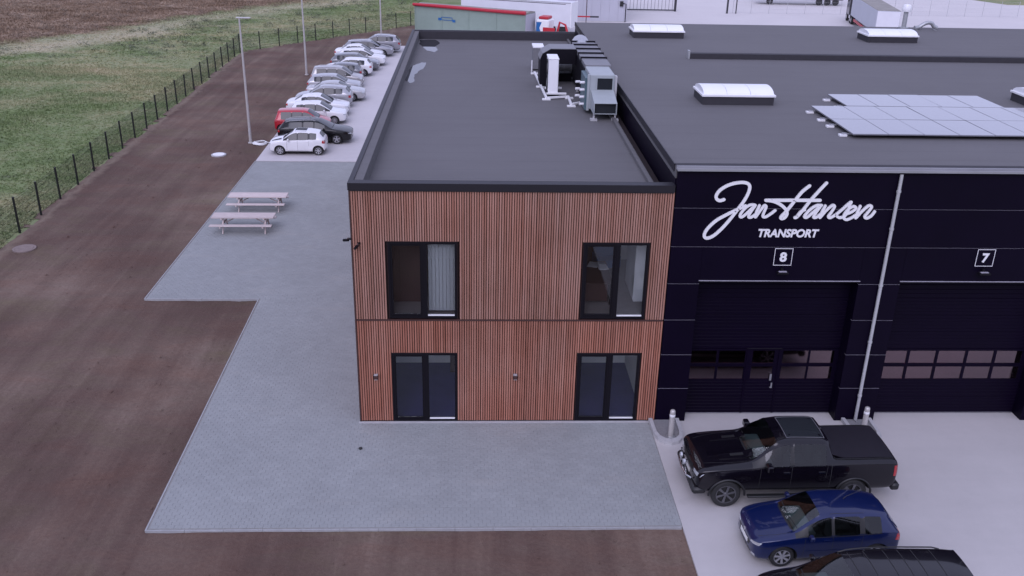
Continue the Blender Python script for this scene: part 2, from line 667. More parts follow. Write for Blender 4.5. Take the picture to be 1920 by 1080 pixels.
def vnoise(x, y, sc, seed=0):
    """smooth value noise, numpy"""
    r = np.random.default_rng(seed)
    T = r.random((64, 64))
    x = x * sc
    y = y * sc
    xi, yi = np.floor(x).astype(int), np.floor(y).astype(int)
    fx, fy = x - xi, y - yi
    fx, fy = fx * fx * (3 - 2 * fx), fy * fy * (3 - 2 * fy)
    t = lambda a, b: T[a % 64, b % 64]
    return (t(xi, yi) * (1 - fx) + t(xi + 1, yi) * fx) * (1 - fy) + (t(xi, yi + 1) * (1 - fx) + t(xi + 1, yi + 1) * fx) * fy


# bare soil yard, a gently uneven sheet
def soil_sheet():
    st = .4
    xs = np.arange(-20.4, 10.0, st)
    ys = np.arange(-16, 92, st)
    X, Y = np.meshgrid(xs, ys)
    X = X + (rng.random(X.shape) - .5) * .12
    Y = Y + (rng.random(Y.shape) - .5) * .12
    Z = .05 * (vnoise(X, Y, .35, 3) - .5) + .03 * (vnoise(X, Y, 1.4, 4) - .5)
    # wheel ruts along the drive
    for cx in (-14.6, -12.9, -7.9, -6.3):
        w = np.exp(-((X - cx - .5 * np.sin(Y * .09)) / .22) ** 2)
        Z -= .022 * w
    Z -= .030
    edge = np.clip((X - np.array([fence_x(y) for y in ys])[:, None]) / .8, 0, 1)
    Z -= (1 - edge) * .03
    nx, ny = X.shape[1], X.shape[0]
    V = np.stack([X, Y, Z], -1).reshape(-1, 3)
    f = []
    edgej = vnoise(X, Y, .9, 9) * .5 - .2
    for j in range(ny - 1):
        y = ys[j]
        xl = fence_x(y) if y < FB[1] else FB[0] + (FC[0] - FB[0]) * (y - FB[1]) / (FC[1] - FB[1])
        for i in range(nx - 1):
            if xs[i] < xl - .25 + edgej[j, i]:
                continue
            a = j * nx + i
            f.append((a, a + 1, a + nx + 1, a + nx))
    me = bpy.data.meshes.new('soil')
    me.from_pydata(V.tolist(), [], f)
    me.polygons.foreach_set('use_smooth', [True] * len(f))
    return struct(obj('bare_soil_ground', me, 'soil'))


soil_sheet()

# clods and stones lying on the soil (uncountable)
def clods():
    N = 5200
    x = rng.uniform(-18.5, 9, N)
    y = rng.uniform(-12, 62, N)
    keep = (x > np.array([fence_x(t) for t in y]) + .1)
    pave = ((y > -5.4) & (y < 9.5) & (x > -5.1)) | ((y >= 9.3) & (x > -9.8))
    keep &= ~pave & (vnoise(x, y, .5, 12) > .42)
    x, y = x[keep], y[keep]
    mb_v, mb_f, o = [], [], 0
    for a, b in zip(x, y):
        r = rng.uniform(.010, .035) * (1 + (rng.random() < .05) * 1.0)
        k = rng.uniform(.6, 1.4, 6) * r
        h = r * .9
        base = .0
        V = [(a + k[0], b, base), (a, b + k[1], base), (a - k[2], b, base), (a, b - k[3], base), (a + .2 * r, b + .1 * r, base + h), (a, b, base - r)]
        mb_v += V
        mb_f += [(o, o + 1, o + 4), (o + 1, o + 2, o + 4), (o + 2, o + 3, o + 4), (o + 3, o, o + 4)]
        o += 6
    me = bpy.data.meshes.new('clods')
    me.from_pydata(mb_v, [], mb_f)
    c = struct(obj('soil_clods', me, 'soil'), 'stuff')
    c['label'] = 'small clods and stones scattered over the brown bare soil'


clods()

# rough field grass beyond the fence: blades as one mass
def blades():
    def scatter(N, x0, x1, y0, y1):
        x = rng.uniform(x0, x1, N)
        y = rng.uniform(y0, y1, N)
        fx = np.where(y < FB[1], FA[0] + (FB[0] - FA[0]) * (y - FA[1]) / (FB[1] - FA[1]), FB[0] + (FC[0] - FB[0]) * (y - FB[1]) / (FC[1] - FB[1]))
        k = x < fx - .15 + .5 * (vnoise(x, y, .9, 9) - .4)
        # only what the frame sees, plus margin
        k &= (x > -19 - .46 * (y + 6))
        return x[k], y[k]
    P = [scatter(52000, -42, -17.5, 10, 60), scatter(62000, -64, -4, 55, 125), scatter(9000, -20.5, -17.5, 8, 70)]
    x = np.concatenate([p[0] for p in P])
    y = np.concatenate([p[1] for p in P])
    n = len(x)
    d = -.8526 * (x + 43.8) + .5228 * (y - 71.7)
    tall = np.where(d > 0, .7, .38) * (.5 + 1.1 * vnoise(x, y, .25, 21) ** 2)
    nb = 3
    ang = rng.uniform(0, 2 * np.pi, (n, nb))
    hgt = rng.uniform(.10, .30, (n, nb)) * tall[:, None]
    wid = rng.uniform(.03, .08, (n, nb)) * (1 + (y[:, None] > 60) * .6)
    lean = rng.uniform(.1, .9, (n, nb)) * hgt
    ox = x[:, None] + rng.uniform(-.1, .1, (n, nb))
    oy = y[:, None] + rng.uniform(-.1, .1, (n, nb))
    la = rng.uniform(0, 2 * np.pi, (n, nb))
    V = np.zeros((n, nb, 3, 3))
    V[:, :, 0, 0] = ox - np.cos(ang) * wid
    V[:, :, 0, 1] = oy - np.sin(ang) * wid
    V[:, :, 1, 0] = ox + np.cos(ang) * wid
    V[:, :, 1, 1] = oy + np.sin(ang) * wid
    V[:, :, 0, 2] = V[:, :, 1, 2] = -.11
    V[:, :, 2, 0] = ox + np.cos(la) * lean
    V[:, :, 2, 1] = oy + np.sin(la) * lean
    V[:, :, 2, 2] = -.10 + hgt
    V = V.reshape(-1, 3)
    me = bpy.data.meshes.new('grass')
    F = np.arange(len(V)).reshape(-1, 3)
    me.vertices.add(len(V))
    me.vertices.foreach_set('co', V.ravel())
    me.loops.add(len(V))
    me.loops.foreach_set('vertex_index', F.ravel())
    me.polygons.add(len(F))
    me.polygons.foreach_set('loop_start', np.arange(0, len(V), 3))
    me.polygons.foreach_set('loop_total', np.full(len(F), 3))
    me.update(calc_edges=True)
    go = struct(obj('field_grass', me, 'grass_blades'), 'stuff')
    go['label'] = 'rough green and straw coloured grass of the field behind the fence'


blades()


# heath and low scrub clumps further out
def scrub(name, mname, N, region, label, size):
    V, F = [], []
    cnt = 0
    while cnt < N:
        x, y = rng.uniform(*region[0]), rng.uniform(*region[1])
        d = -.8526 * (x + 43.8) + .5228 * (y - 71.7)
        if not region[2](x, y, d):
            continue
        cnt += 1
        s = rng.uniform(*size)
        for _ in range(60):
            a, e = rng.uniform(0, 2 * np.pi), rng.uniform(.0, 1.3)
            r = s * rng.uniform(.3, 1.0)
            c = np.array([x + r * math.cos(a) * math.cos(e) * 1.4, y + r * math.sin(a) * math.cos(e), -.1 + r * .75 * math.sin(e) + .03])
            q = s * rng.uniform(.05, .14)
            o = len(V)
            V += [tuple(c + rng.normal(0, q, 3) * (1, 1, .6)) for _k in range(3)]
            F.append((o, o + 1, o + 2))
    me = bpy.data.meshes.new(name)
    me.from_pydata(V, [], F)
    o = struct(obj(name, me, mname), 'stuff')
    o['label'] = label
    return o


scrub('heather_scrub', 'heath', 900, ((-66, -22), (66, 125), lambda x, y, d: d > -1 and x > -19 - .46 * (y + 6)), 'low brown heather covering the far moor', (.2, .6))
scrub('field_weeds', 'shrub', 230, ((-42, -6), (64, 118), lambda x, y, d: d < -3 and x < (-21 if y < 68 else -19.3 + .784 * (y - 68.3) - 1.5) and x > -19 - .46 * (y + 6)),
      'dark weeds dotted over the grass behind the far fence', (.2, .7))

# concrete yards
def sheet(name, pts, z, th, m):
    mb = MB()
    mb.prism(pts, z - th, z)
    return struct(mb.build(name, m))


sheet('concrete_yard', [(9.125, -16), (60, -16), (60, .47), (10.0, .47), (10.0, -.02), (9.125, -.02)], .03, .12, 'concrete_yard')
sheet('parking_strip', [(-9.62, 29.72), (-.01, 29.72), (-.01, 73.0), (-9.9, 73.0)], .03, .12, 'concrete_park')
sheet('rear_yard', [(9.3, 29.9), (140, 29.9), (140, 116), (84, 119), (76, 140), (9.3, 140), (-1.5, 92), (-2.0, 73.1), (9.3, 73.1)], .012, .10, 'concrete_back')

# block paved terrace ------------------------------------------------------
PZ = .03
terr = MB()
terr.prism([(-4.98, -5.33), (9.12, -5.33), (9.12, -.02), (9.12, 0), (0, 0), (0, 29.66), (-9.60, 29.66), (-9.70, 9.42), (-5.15, 9.42)], -.09, .022)
terrace = struct(terr.build('paved_terrace', 'joint_sand'))


def paver_rows():
    L, D, gp = .21, .14, .0035
    y = -5.28
    rows = []
    r = 0
    while y + D < 29.64:
        xa = (-4.98 - .0118 * (y + 5.33)) if y + D * .5 < 9.42 else -9.70 + .0049 * (y - 9.42)
        xb = 9.115 if y < -.1 else -.0
        xa += .05
        x = xa - (L / 2 if r % 2 else 0)
        while x < xb - .02:
            a, b = max(x, xa), min(x + L, xb)
            if b - a > .04:
                rows.append((a + gp / 2, b - gp / 2, y + gp / 2, y + D - gp / 2))
            x += L
        y += D
        r += 1
    return rows


rows = paver_rows()
pm = {}


def paver_mesh(w, d):
    key = (round(w, 3), round(d, 3))
    if key not in pm:
        mb = MB()
        mb.cbox((0, 0, -.02), (w, d, .012), .003)
        pm[key] = mb.mesh('paver')
        pm[key].materials.append(MATS['paver'])
    return pm[key]


for (a, b, c, d) in rows[:300]:
    o = bpy.data.objects.new('paving_block', paver_mesh(b - a, d - c))
    COL.objects.link(o)
    o.parent = terrace
    o.location = (a, c, PZ + random.uniform(-.0015, .0015) - .006)
V, F = [], []
for (a, b, c, d) in rows[300:]:
    z = PZ + random.uniform(-.002, .002)
    o = len(V)
    e = .0025
    V += [(a, c, z - .03), (b, c, z - .03), (b, d, z - .03), (a, d, z - .03), (a, c, z - .004), (b, c, z - .004), (b, d, z - .004), (a, d, z - .004),
          (a + e, c + e, z), (b - e, c + e, z), (b - e, d - e, z), (a + e, d - e, z)]
    F += [(o + 8, o + 9, o + 10, o + 11)] + [(o + 4 + i, o + 4 + (i + 1) % 4, o + 8 + (i + 1) % 4, o + 8 + i) for i in range(4)] + \
         [(o + i, o + (i + 1) % 4, o + 4 + (i + 1) % 4, o + 4 + i) for i in range(4)]
me = bpy.data.meshes.new('paving_blocks')
me.from_pydata(V, [], F)
pb = struct(obj('paving_blocks', me, 'paver', terrace), 'stuff')
# edging kerb stones round the terrace
edge = MB()
pts = [(9.10, -5.36), (-5.0, -5.36), (-5.18, 9.40), (-9.73, 9.40), (-9.63, 29.70)]
for (a, b) in zip(pts[:-1], pts[1:]):
    va, vb = Vector((*a, 0)), Vector((*b, 0))
    n = int((vb - va).length / 1.0)
    for i in range(n):
        p = va.lerp(vb, i / n)
        q = va.lerp(vb, (i + 1) / n)
        dd = (q - p).normalized()
        nn = Vector((-dd.y, dd.x, 0)) * .022
        p2, q2 = p + dd * .004, q - dd * .004
        zt = .036 + random.uniform(-.003, .003)
        MBk = MB()
        MBk.prism([(p2 + nn)[:2], (p2 - nn)[:2], (q2 - nn)[:2], (q2 + nn)[:2]], -.1, zt)
        MBk.build('edging_stone', 'edging', terrace)
# light concrete strip along the foot of the facade
struct(B('facade_footing_strip', (-.06, -.10, .0), (9.18, -.004, .048), 'edge_concrete'))


# ------------------------------------------------------------------ office building
OW, OD, OH = 9.28, 29.6, 7.87
office = thing('office_building', 'two storey office block clad in narrow vertical wooden slats with flat grey roof', 'building')
RZ = 7.40
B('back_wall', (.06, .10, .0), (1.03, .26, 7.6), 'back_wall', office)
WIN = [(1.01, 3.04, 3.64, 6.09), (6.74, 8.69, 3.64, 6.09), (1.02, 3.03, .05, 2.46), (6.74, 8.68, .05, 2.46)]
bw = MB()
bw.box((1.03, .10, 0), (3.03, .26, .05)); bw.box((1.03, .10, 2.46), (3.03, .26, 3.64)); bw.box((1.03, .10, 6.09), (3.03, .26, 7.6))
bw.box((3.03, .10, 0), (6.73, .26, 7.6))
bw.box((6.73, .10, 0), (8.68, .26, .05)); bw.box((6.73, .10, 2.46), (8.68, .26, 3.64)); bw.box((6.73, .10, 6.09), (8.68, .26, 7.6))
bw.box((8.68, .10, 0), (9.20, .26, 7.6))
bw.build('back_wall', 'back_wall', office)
# other walls, floors, partitions (rooms behind the glass)
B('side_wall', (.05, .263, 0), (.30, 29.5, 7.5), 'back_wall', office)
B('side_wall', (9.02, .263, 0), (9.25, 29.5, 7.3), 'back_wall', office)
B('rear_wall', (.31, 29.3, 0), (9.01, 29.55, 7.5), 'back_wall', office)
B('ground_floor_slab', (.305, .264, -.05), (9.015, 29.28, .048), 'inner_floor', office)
B('upper_floor_slab', (.305, .264, 3.25), (9.015, 29.28, 3.62), 'inner_floor_up', office)
B('partition_wall', (.306, 3.92, .05), (9.014, 4.02, 3.245), 'inner_wall', office)
B('partition_wall', (.306, 4.9, 3.625), (9.014, 5.0, 7.0), 'inner_wall', office)
B('partition_wall', (3.2, .27, .05), (3.3, 3.915, 3.245), 'inner_wall', office)
B('partition_wall', (4.6, .27, 3.625), (4.7, 4.895, 7.0), 'inner_wall', office)
B('partition_wall', (8.92, .27, .05), (9.01, 3.915, 3.245), 'inner_wall', office)
B('partition_wall', (8.92, .27, 3.625), (9.01, 4.895, 7.0), 'inner_wall', office)
B('partition_wall', (.32, .27, .05), (.4, 3.915, 3.245), 'inner_wall', office)
B('partition_wall', (2.72, 3.2, .05), (3.19, 3.91, 3.24), 'dark_wood', office)
# roof deck and parapets
rd = B('roof_deck', (.31, .31, 7.05), (9.01, 29.3, RZ), 'roof_felt', office)
PT = OH - .03
B('parapet', (.02, -.02, 7.62), (9.26, .36, PT), 'felt_dark', office)
B('parapet', (.02, .362, 7.2), (.36, 29.24, PT - .002), 'roof_felt', office)
B('parapet', (.02, 29.242, 7.2), (9.26, 29.6, PT), 'felt_dark', office)
cp = MB()
cp.box((-.045, -.07, 7.66), (9.27, -.02, OH), 0)
cp.box((-.045, -.021, OH - .028), (9.27, .22, OH), 0)
cp.build('coping', 'coping', office)
cp = MB()
cp.box((-.045, .222, 7.66), (.018, 29.62, OH - .003), 0)
cp.box((-.044, .224, OH - .026), (.10, 29.62, OH - .001), 0)
cp.build('coping', 'coping', office)
B('coping', (.104, 29.45, OH - .026), (9.26, 29.63, OH - .002), 'coping', office)
B('roof_upstand', (8.78, .37, RZ + .002), (8.90, 29.23, RZ + .13), 'roof_felt', office)
# corner boards and storey band
B('corner_board', (-.03, -.03, .06), (.012, .055, 7.66), 'dark_wood', office)
B('storey_band', (.014, -.018, 3.555), (9.27, .05, 3.598), 'dark_wood', office)
# slats
SP, SW = .0720, .0500
slat_cache = {}


def slat(x, z0, z1):
    key = (round(z1 - z0, 3), random.randint(0, 2))
    if key not in slat_cache:
        mb = MB()
        mb.cbox((-SW / 2, 0, 0), (SW / 2, .055, z1 - z0), .004)
        slat_cache[key] = mb.mesh('slat')
        slat_cache[key].materials.append(MATS['wood'])
    o = bpy.data.objects.new('slat', slat_cache[key])
    COL.objects.link(o)
    o.parent = office
    o.location = (x + random.uniform(-.002, .002), random.uniform(-.003, .003), z0)


ns = int((9.25 - .03) / SP)
for i in range(ns + 1):
    x = .045 + i * SP
    for (lo, hi, wl, wh) in ((3.602, 7.655, 3.64, 6.09), (.075, 3.552, .05, 2.46)):
        for k, (a, b, c, d) in enumerate(WIN):
            if a - SW / 2 - .01 < x < b + SW / 2 + .01 and abs(c - wl) < .01:
                slat(x, d + .012, hi)
                break
        else:
            slat(x, lo, hi)
mb = MB()
for i in range(410):
    y = .12 + i * SP
    mb.box((0, y, .075), (.046, y + SW, 7.655))
struct(mb.build('side_slats', 'wood', office), 'stuff')


def window(k, a, b, c, d, nm):
    w = thing('tmp', '', '')
    del w['label'], w['category']
    w.name = nm
    w.parent = office
    y0, y1 = -.004, .12
    fw = .075
    fr = MB()
    fr.box((a, y0, c), (a + fw, y1, d)); fr.box((b - fw, y0, c), (b, y1, d))
    fr.box((a + fw + .0005, y0, d - fw), (b - fw - .0005, y1, d)); fr.box((a + fw + .0005, y0, c), (b - fw - .0005, y1, c + fw))
    m = (a + b) / 2 + .05
    fr.box((m - .075, y0, c + fw + .0005), (m + .075, y1, d - fw - .0005))
    fr.build('window_frame', 'frame_dark', w)
    for s, (p, q) in enumerate(((a + fw, m - .075), (m + .075, b - fw))):
        if s == 0:   # opening sash has an inner frame
            sf = MB()
            t = .055
            sf.box((p + .002, .015, c + fw + .002), (p + t, .09, d - fw - .002)); sf.box((q - t, .015, c + fw + .002), (q - .002, .09, d - fw - .002))
            sf.box((p + t + .0005, .015, d - fw - t), (q - t - .0005, .09, d - fw - .002)); sf.box((p + t + .0005, .015, c + fw + .002), (q - t - .0005, .09, c + fw + t))
            sf.build('sash', 'frame_dark', w)
            B('pane', (p + t + .001, .05, c + fw + t + .001), (q - t - .001, .058, d - fw - t - .001), 'window_glass', w)
            B('handle', (q - .05, .088, (c + d) / 2 - .2), (q - .02, .13, (c + d) / 2 - .06), 'alu', w)
        else:
            B('pane', (p + .002, .05, c + fw + .002), (q - .002, .058, d - fw - .002), 'window_glass', w)
            B('sill', (p + .01, .005, c + fw - .002), (q - .01, .046, c + fw + .035), 'white_paint', w)
    # reveal boards
    rv = MB()
    rv.box((a - .006, .0, c - .02), (a - .001, .1, d + .012)); rv.box((b + .001, .0, c - .02), (b + .006, .1, d + .012))
    rv.box((a - .0005, .0, d + .001), (b + .0005, .1, d + .011))
    rv.build('reveal', 'dark_wood', w)
    return w


for k, (a, b, c, d) in enumerate(WIN):
    window(k, a, b, c, d, 'window')

# contents of the rooms one sees through the panes
t = thing('vertical_blind', 'grey vertical louvre blind behind the upper window by the corner camera', 'blind', (0, 0, 0))
B('head_rail', (2.15, .33, 6.12), (3.05, .40, 6.18), 'white_paint', t)
for i in range(8):
    x = 2.22 + i * .108
    mb = MB()
    mb.box((-.052, -.002, 0), (.052, .002, 2.36))
    o = mb.build('louvre', 'blind_fabric', t, (x, .36, 3.74))
    o.rotation_euler = (0, 0, .28)
t = thing('wardrobe', 'dark wardrobe standing in the upper room with the louvre blind', 'wardrobe', (.5, 1.25, 3.62))
B('cabinet', (0, 0, 0), (1.5, .6, 2.3), 'dark_wood', t, .01)
B('door', (.01, -.022, .08), (.745, -.002, 2.28), 'dark_wood', t, .004)
B('door', (.755, -.022, .08), (1.49, -.002, 2.28), 'dark_wood', t, .004)
t = thing('desk', 'dark desk strewn with paper in the upper room beside the hall', 'desk', (5.5, 1.0, 3.62))
B('desk_top', (0, 0, .72), (2.35, 1.9, .75), 'dark_wood', t, .005)
B('modesty_panel', (.1, .12, .1), (2.2, .15, .719), 'dark_wood', t)
for (x, y) in ((.05, .05), (2.25, .05), (.05, 1.8), (2.25, 1.8)):
    B('leg', (x, y, 0), (x + .05, y + .05, .719), 'frame_dark', t)
for k, (x, y, r) in enumerate(((6.95, 2.45, .2), (7.4, 2.55, -.3), (7.68, 2.35, .1))):
    mb = MB()
    mb.box((-.16, -.22, 0), (.16, .22, .012))
    o = mb.build('paper_stack', 'white_paint', None, (x, 0, 0))
    o.location = (x, y, 4.371)
    o.rotation_euler = (0, 0, r)
    tag(o, ['left stack of white paper on the dark desk upstairs', 'middle stack of white paper on the dark desk upstairs', 'right stack of white paper on the dark desk upstairs'][k], 'paper', 'papers on the desk')
t = thing('bookcase', 'dark bookcase against the back wall of the upper room beside the hall', 'bookcase', (5.6, 4.4, 3.62))
B('carcass', (0, 0, 0), (2.1, .48, 2.1), 'dark_wood', t, .01)
for k in range(4):
    B('shelf', (.04, -.03, .25 + k * .48), (2.06, -.001, .28 + k * .48), 'dark_wood', t)
t = thing('cupboard', 'white cupboard behind the upper window beside the black hall', 'cupboard', (8.56, 1.3, 3.62))
B('carcass', (0, 0, 0), (.34, 1.6, 1.9), 'white_paint', t, .01)
B('door', (-.02, .01, .05), (-.001, .79, 1.88), 'white_paint', t, .003)
B('door', (-.02, .81, .05), (-.001, 1.59, 1.88), 'white_paint', t, .003)
t = thing('armchair', 'blue armchair in the upper room beside the white cupboard', 'armchair', (8.02, 3.9, 3.62), .2)
B('seat', (-.32, -.3, .18), (.32, .3, .45), 'blue_cloth', t, .05)
B('backrest', (-.36, .22, .18), (.36, .42, 1.15), 'blue_cloth', t, .06)
B('armrest', (-.42, -.3, .18), (-.325, .3, .62), 'blue_cloth', t, .03)
B('armrest', (.325, -.3, .18), (.42, .3, .62), 'blue_cloth', t, .03)
for (x, y) in ((-.35, -.25), (.35, -.25), (-.35, .32), (.35, .32)):
    mb = MB(); mb.tube([(x, y, 0), (x, y, .179)], .02, 6); mb.build('leg', 'frame_dark', t)

# wall lamps on the cladding
for x, lb in ((.53, 'small dark wall lamp on the slats between the corner and the ground floor window'), (4.82, 'small dark wall lamp on the slats midway between the ground floor windows')):
    t = thing('wall_lamp', lb, 'wall lamp', (x, -.004, 1.70), 0, 'wall lamps on the wooden facade')
    B('bracket', (-.03, -.02, -.05), (.03, .0, .05), 'frame_dark', t)
    B('lamp_body', (-.06, -.15, -.09), (.06, -.021, .05), 'dark_wood', t, .012)
    B('lens', (-.05, -.14, -.097), (.05, -.03, -.091), 'white_plastic', t)
    B('cap', (-.058, -.148, .0505), (.058, -.024, .058), 'alu_matt', t)
# cameras at the corner
for (x, y, z, rz, lb) in ((-.05, -.02, 6.18, 2.6, 'small dark security camera pointing outward from the edge of the wooden corner'), (.20, -.03, 6.05, 4.3, 'small dark security camera mounted on the front slats near the corner')):
    t = thing('security_camera', lb, 'camera', (x, y, z), rz, 'security cameras at the office corner')
    mb = MB(); mb.tube([(0, 0, 0), (.07, 0, .0), (.10, 0, -.03)], .022, 8); mb.build('arm', 'dark_wood', t)
    mb = MB(); mb.tube([(.06, .0, -.05), (.24, 0, -.09)], .042, 10); mb.build('housing', 'frame_dark', t, smooth=40)
    mb = MB(); mb.lathe([(.0, -.02), (.05, -.02), (.05, .02), (0, .02)], 10); mb.build('base', 'frame_dark', t)
    mb = MB(); mb.tube([(.2405, 0, -.0901), (.25, 0, -.092)], .03, 10); mb.build('lens', 'glass_dark', t)

# puddles on the roof: shallow standing water
def puddle(name, pts, z, label):
    n = len(pts)
    P = []
    for i in range(n):
        a, b = Vector(pts[i]), Vector(pts[(i + 1) % n])
        for k in range(4):
            q = a.lerp(b, k / 4)
            P.append((q.x + random.uniform(-.05, .05), q.y + random.uniform(-.09, .09)))
    mb = MB()
    mb.add([(p[0], p[1], z + .004) for p in P] + [(p[0] * 1.0, p[1], z) for p in P],
           [tuple(range(len(P)))] + [(len(P) + i, len(P) + (i + 1) % len(P), (i + 1) % len(P), i) for i in range(len(P))])
    return tag(mb.build(name, 'puddle_water'), label, 'puddle', 'puddles on the office roof')


puddle('puddle', [(.40, 17.2), (.62, 16.5), (.82, 16.7), (.74, 18.6), (1.05, 20.0), (1.10, 21.8), (.78, 21.6), (.52, 20.8), (.40, 19.8)], RZ + .003,
       'pale rain puddle halfway along the left parapet of the office roof')
puddle('puddle', [(.42, 28.9), (.50, 27.2), (.95, 25.4), (1.45, 24.8), (1.55, 25.6), (1.35, 26.6), (1.60, 28.0), (1.3, 29.0)], RZ + .003,
       'dark rain puddle in the far corner of the office roof')

# ------------------------------------------------------------------ transport hall
HZ, HD = 8.386, 29.75
hall = thing('transport_hall', 'long black panelled transport hall with loading doors and flat grey roof', 'building')
hx0, hx1 = 9.285, 64.0
B('roof_deck', (hx0, .12, HZ - .35), (hx1, HD, HZ), 'roof_felt', hall)
B('side_wall', (hx0, .13, 0), (hx0 + .2, HD - .01, HZ - .355), 'black_panel', hall)
B('rear_wall', (hx0 + .21, HD - .2, 0), (hx1, HD - .01, HZ - .355), 'black_panel', hall)
B('side_wall', (hx1 - .2, .13, 0), (hx1, HD - .21, HZ - .355), 'black_panel', hall)
B('edge_trim', (hx0 - .025, .30, HZ - .20), (hx0 - .002, HD + .02, HZ + .03), 'coping', hall)
B('hall_floor', (hx0 + .21, .72, -.05), (hx1 - .21, HD - .22, .02), 'concrete_back', hall)
BAY, D0, DW, DH = 6.12, 10.27, 4.84, 4.90
seams = [0.03, 1.22, 2.41, 3.60, 4.80, 5.985, 7.18, 8.32]
nb = 8
G_ = .015
for bay in range(nb):
    bx0 = hx0 + .03 if bay == 0 else 15.77 + (bay - 1) * BAY
    bx1 = 15.77 + bay * BAY
    dx0 = D0 + bay * BAY
    dx1 = dx0 + DW
    if bx1 > 58:
        break
    for k in range(7):
        z0, z1 = seams[k] + G_ / 2, seams[k + 1] - G_ / 2
        if k < 4:
            spans = [(bx0, dx0), (dx1, bx1)]
        else:
            spans = [(bx0, bx1)]
        if k == 4:
            spans = [(bx0, dx0), (dx1, bx1)]
            mb = MB(); mb.box((dx0 + .001, .0, DH + .01), (dx1 - .001, .11, z1), 0, 1)
            mb.build('wall_panel', ['black_panel', 'panel_edge'], hall)
        for (a, b) in spans:
            if b - a < .05:
                continue
            mb = MB()
            mb.box((a + .004, 0, z0), (b - .004, .11, z1), 0, 1)
            mb.build('wall_panel', ['black_panel', 'panel_edge'], hall)
    B('door_head_trim', (dx0 - .03, -.02, DH - .03), (dx1 + .03, -.001, DH + .006), 'coping', hall)
    hd_ = B('head_drip', (dx0 - .03, -.045, DH + .0065), (dx1 + .03, -.001, DH + .016), 'panel_edge', hall)
    # reveals of the opening
    rv = MB()
    rv.box((dx0 - .10, .112, .03), (dx0 - .004, .70, DH + .1)); rv.box((dx1 + .004, .112, .03), (dx1 + .10, .70, DH + .1))
    rv.box((dx0 - .0035, .112, DH + .012), (dx1 + .0035, .70, DH + .1))
    rv.build('door_reveal', 'black_panel', hall)
    # sectional door
    dr = bpy.data.objects.new('sectional_door', None)
    COL.objects.link(dr)
    dr.parent = hall
    dr.location = (dx0, .50, .0)
    wick = bay == 0
    zz = [.035, .62, 1.205, 1.79, 2.375, 2.96, 3.545, 4.13, DH - .01]
    cols = [(.10, .93), (1.02, 1.86), (1.95, 2.82), (2.91, 3.75), (3.84, 4.68)]
    if wick:
        cols = [(.12, .93), (1.01, 1.85), (2.09, 2.78), (3.05, 3.87), (3.93, 4.70)]
    for k in range(8):
        z0, z1 = zz[k] + .004, zz[k + 1] - .004
        mb = MB()
        if k in (2, 3):       # glazed sections: rails and stiles only
            wz0, wz1 = (z0 + .075, z1 - .055) if k == 2 else (z0 + .055, z1 - .075)
            mb.box((.0, 0, z0), (DW, .05, wz0)); mb.box((.0, 0, wz1), (DW, .05, z1))
            xe = [0] + [v for c in cols for v in c] + [DW]
            for i in range(0, len(xe), 2):
                mb.box((xe[i], 0, wz0), (xe[i + 1], .05, wz1))
            mb.build('door_section', 'door_black', dr)
            for (p, q) in cols:
                B('pane', (p + .001, .02, wz0 + .001), (q - .001, .03, wz1 - .001), 'door_pane', dr)
        else:                 # ribbed steel section
            nr = 5
            h = (z1 - z0) / nr
            V, F = [], []
            for i in range(nr):
                a = z0 + i * h
                prof = [(.012, a), (.0, a + .012), (.0, a + h - .012), (.012, a + h)]
                V += [(0, y, z) for y, z in prof] + [(DW, y, z) for y, z in prof]
                o = i * 8
                F += [(o + j, o + 4 + j, o + 5 + j, o + 1 + j) for j in range(3)]
            mb.add(V, F)
            mb.box((0, .013, z0), (DW, .05, z1))
            mb.build('door_section', 'door_black', dr)
    B('bottom_seal', (0, -.004, .031), (DW, .05, .038), 'panel_edge', dr)
    if wick:
        w0, w1 = 1.93, 2.95
        fr = MB()
        for (a, b) in ((w0 - .03, w0 + .03), (w1 - .03, w1 + .03)):
            fr.box((a, -.022, .05), (b, -.002, 2.34))
        fr.box((w0 - .03, -.022, 2.341), (w1 + .03, -.002, 2.38))
        fr.build('wicket_frame', 'door_black', dr)
        B('wicket_drip', (w0 - .05, -.04, 2.382), (w1 + .05, -.001, 2.392), 'coping', dr)
        B('lock_plate', (2.71, -.05, 1.25), (2.77, -.023, 1.48), 'alu', dr)
        hb = MB(); hb.box((2.78, -.06, .98), (2.82, -.024, 1.16)); hb.box((2.74, -.075, 1.0), (2.80, -.0605, 1.03))
        hb.build('door_handle', 'alu', dr)
    # downpipe with brackets
    if bay < 7:
        px = bx1
        dp = MB(); dp.tube([(px, -.07, 8.26), (px, -.075, 8.1), (px, -.075, .12), (px, -.17, .06)], .052, 10)
        d_ = dp.build('downpipe', 'alu_matt', hall, smooth=50)
        for z in (1.0, 2.9, 4.8, 6.6, 7.75):
            k = MB(); k.lathe([(.0535, -.03), (.066, -.03), (.066, .03), (.0535, .03)], 10, c=(px, -.075, z)); k.box((px - .02, -.012, z - .02), (px + .02, -.001, z + .02))
            k.build('pipe_bracket', 'alu_matt', d_)
# gutter and front edge
gt = MB()
gt.prism([(-.13, 8.315), (.0, 8.315), (.115, 8.315), (.115, 8.415), (.06, 8.415), (.06, 8.345), (-.10, 8.345), (-.10, 8.385), (-.13, 8.385)], hx0 + .0, hx1, 0, 'x')
gt.build('gutter', mat('gutter_metal', (.30, .30, .32), .5, metal=.3, var=.2, scale=1, space='pos'), hall)
B('roof_edge_strip', (hx0, .118, HZ + .001), (hx1, .34, HZ + .035), 'felt_dark', hall)
B('roof_kerb', (13.45, 18.0, HZ + .001), (hx1 - .5, 18.35, HZ + .24), 'felt_dark', hall)
B('kerb_end', (13.36, 18.02, HZ + .001), (13.445, 18.33, HZ + .36), 'galv', hall)
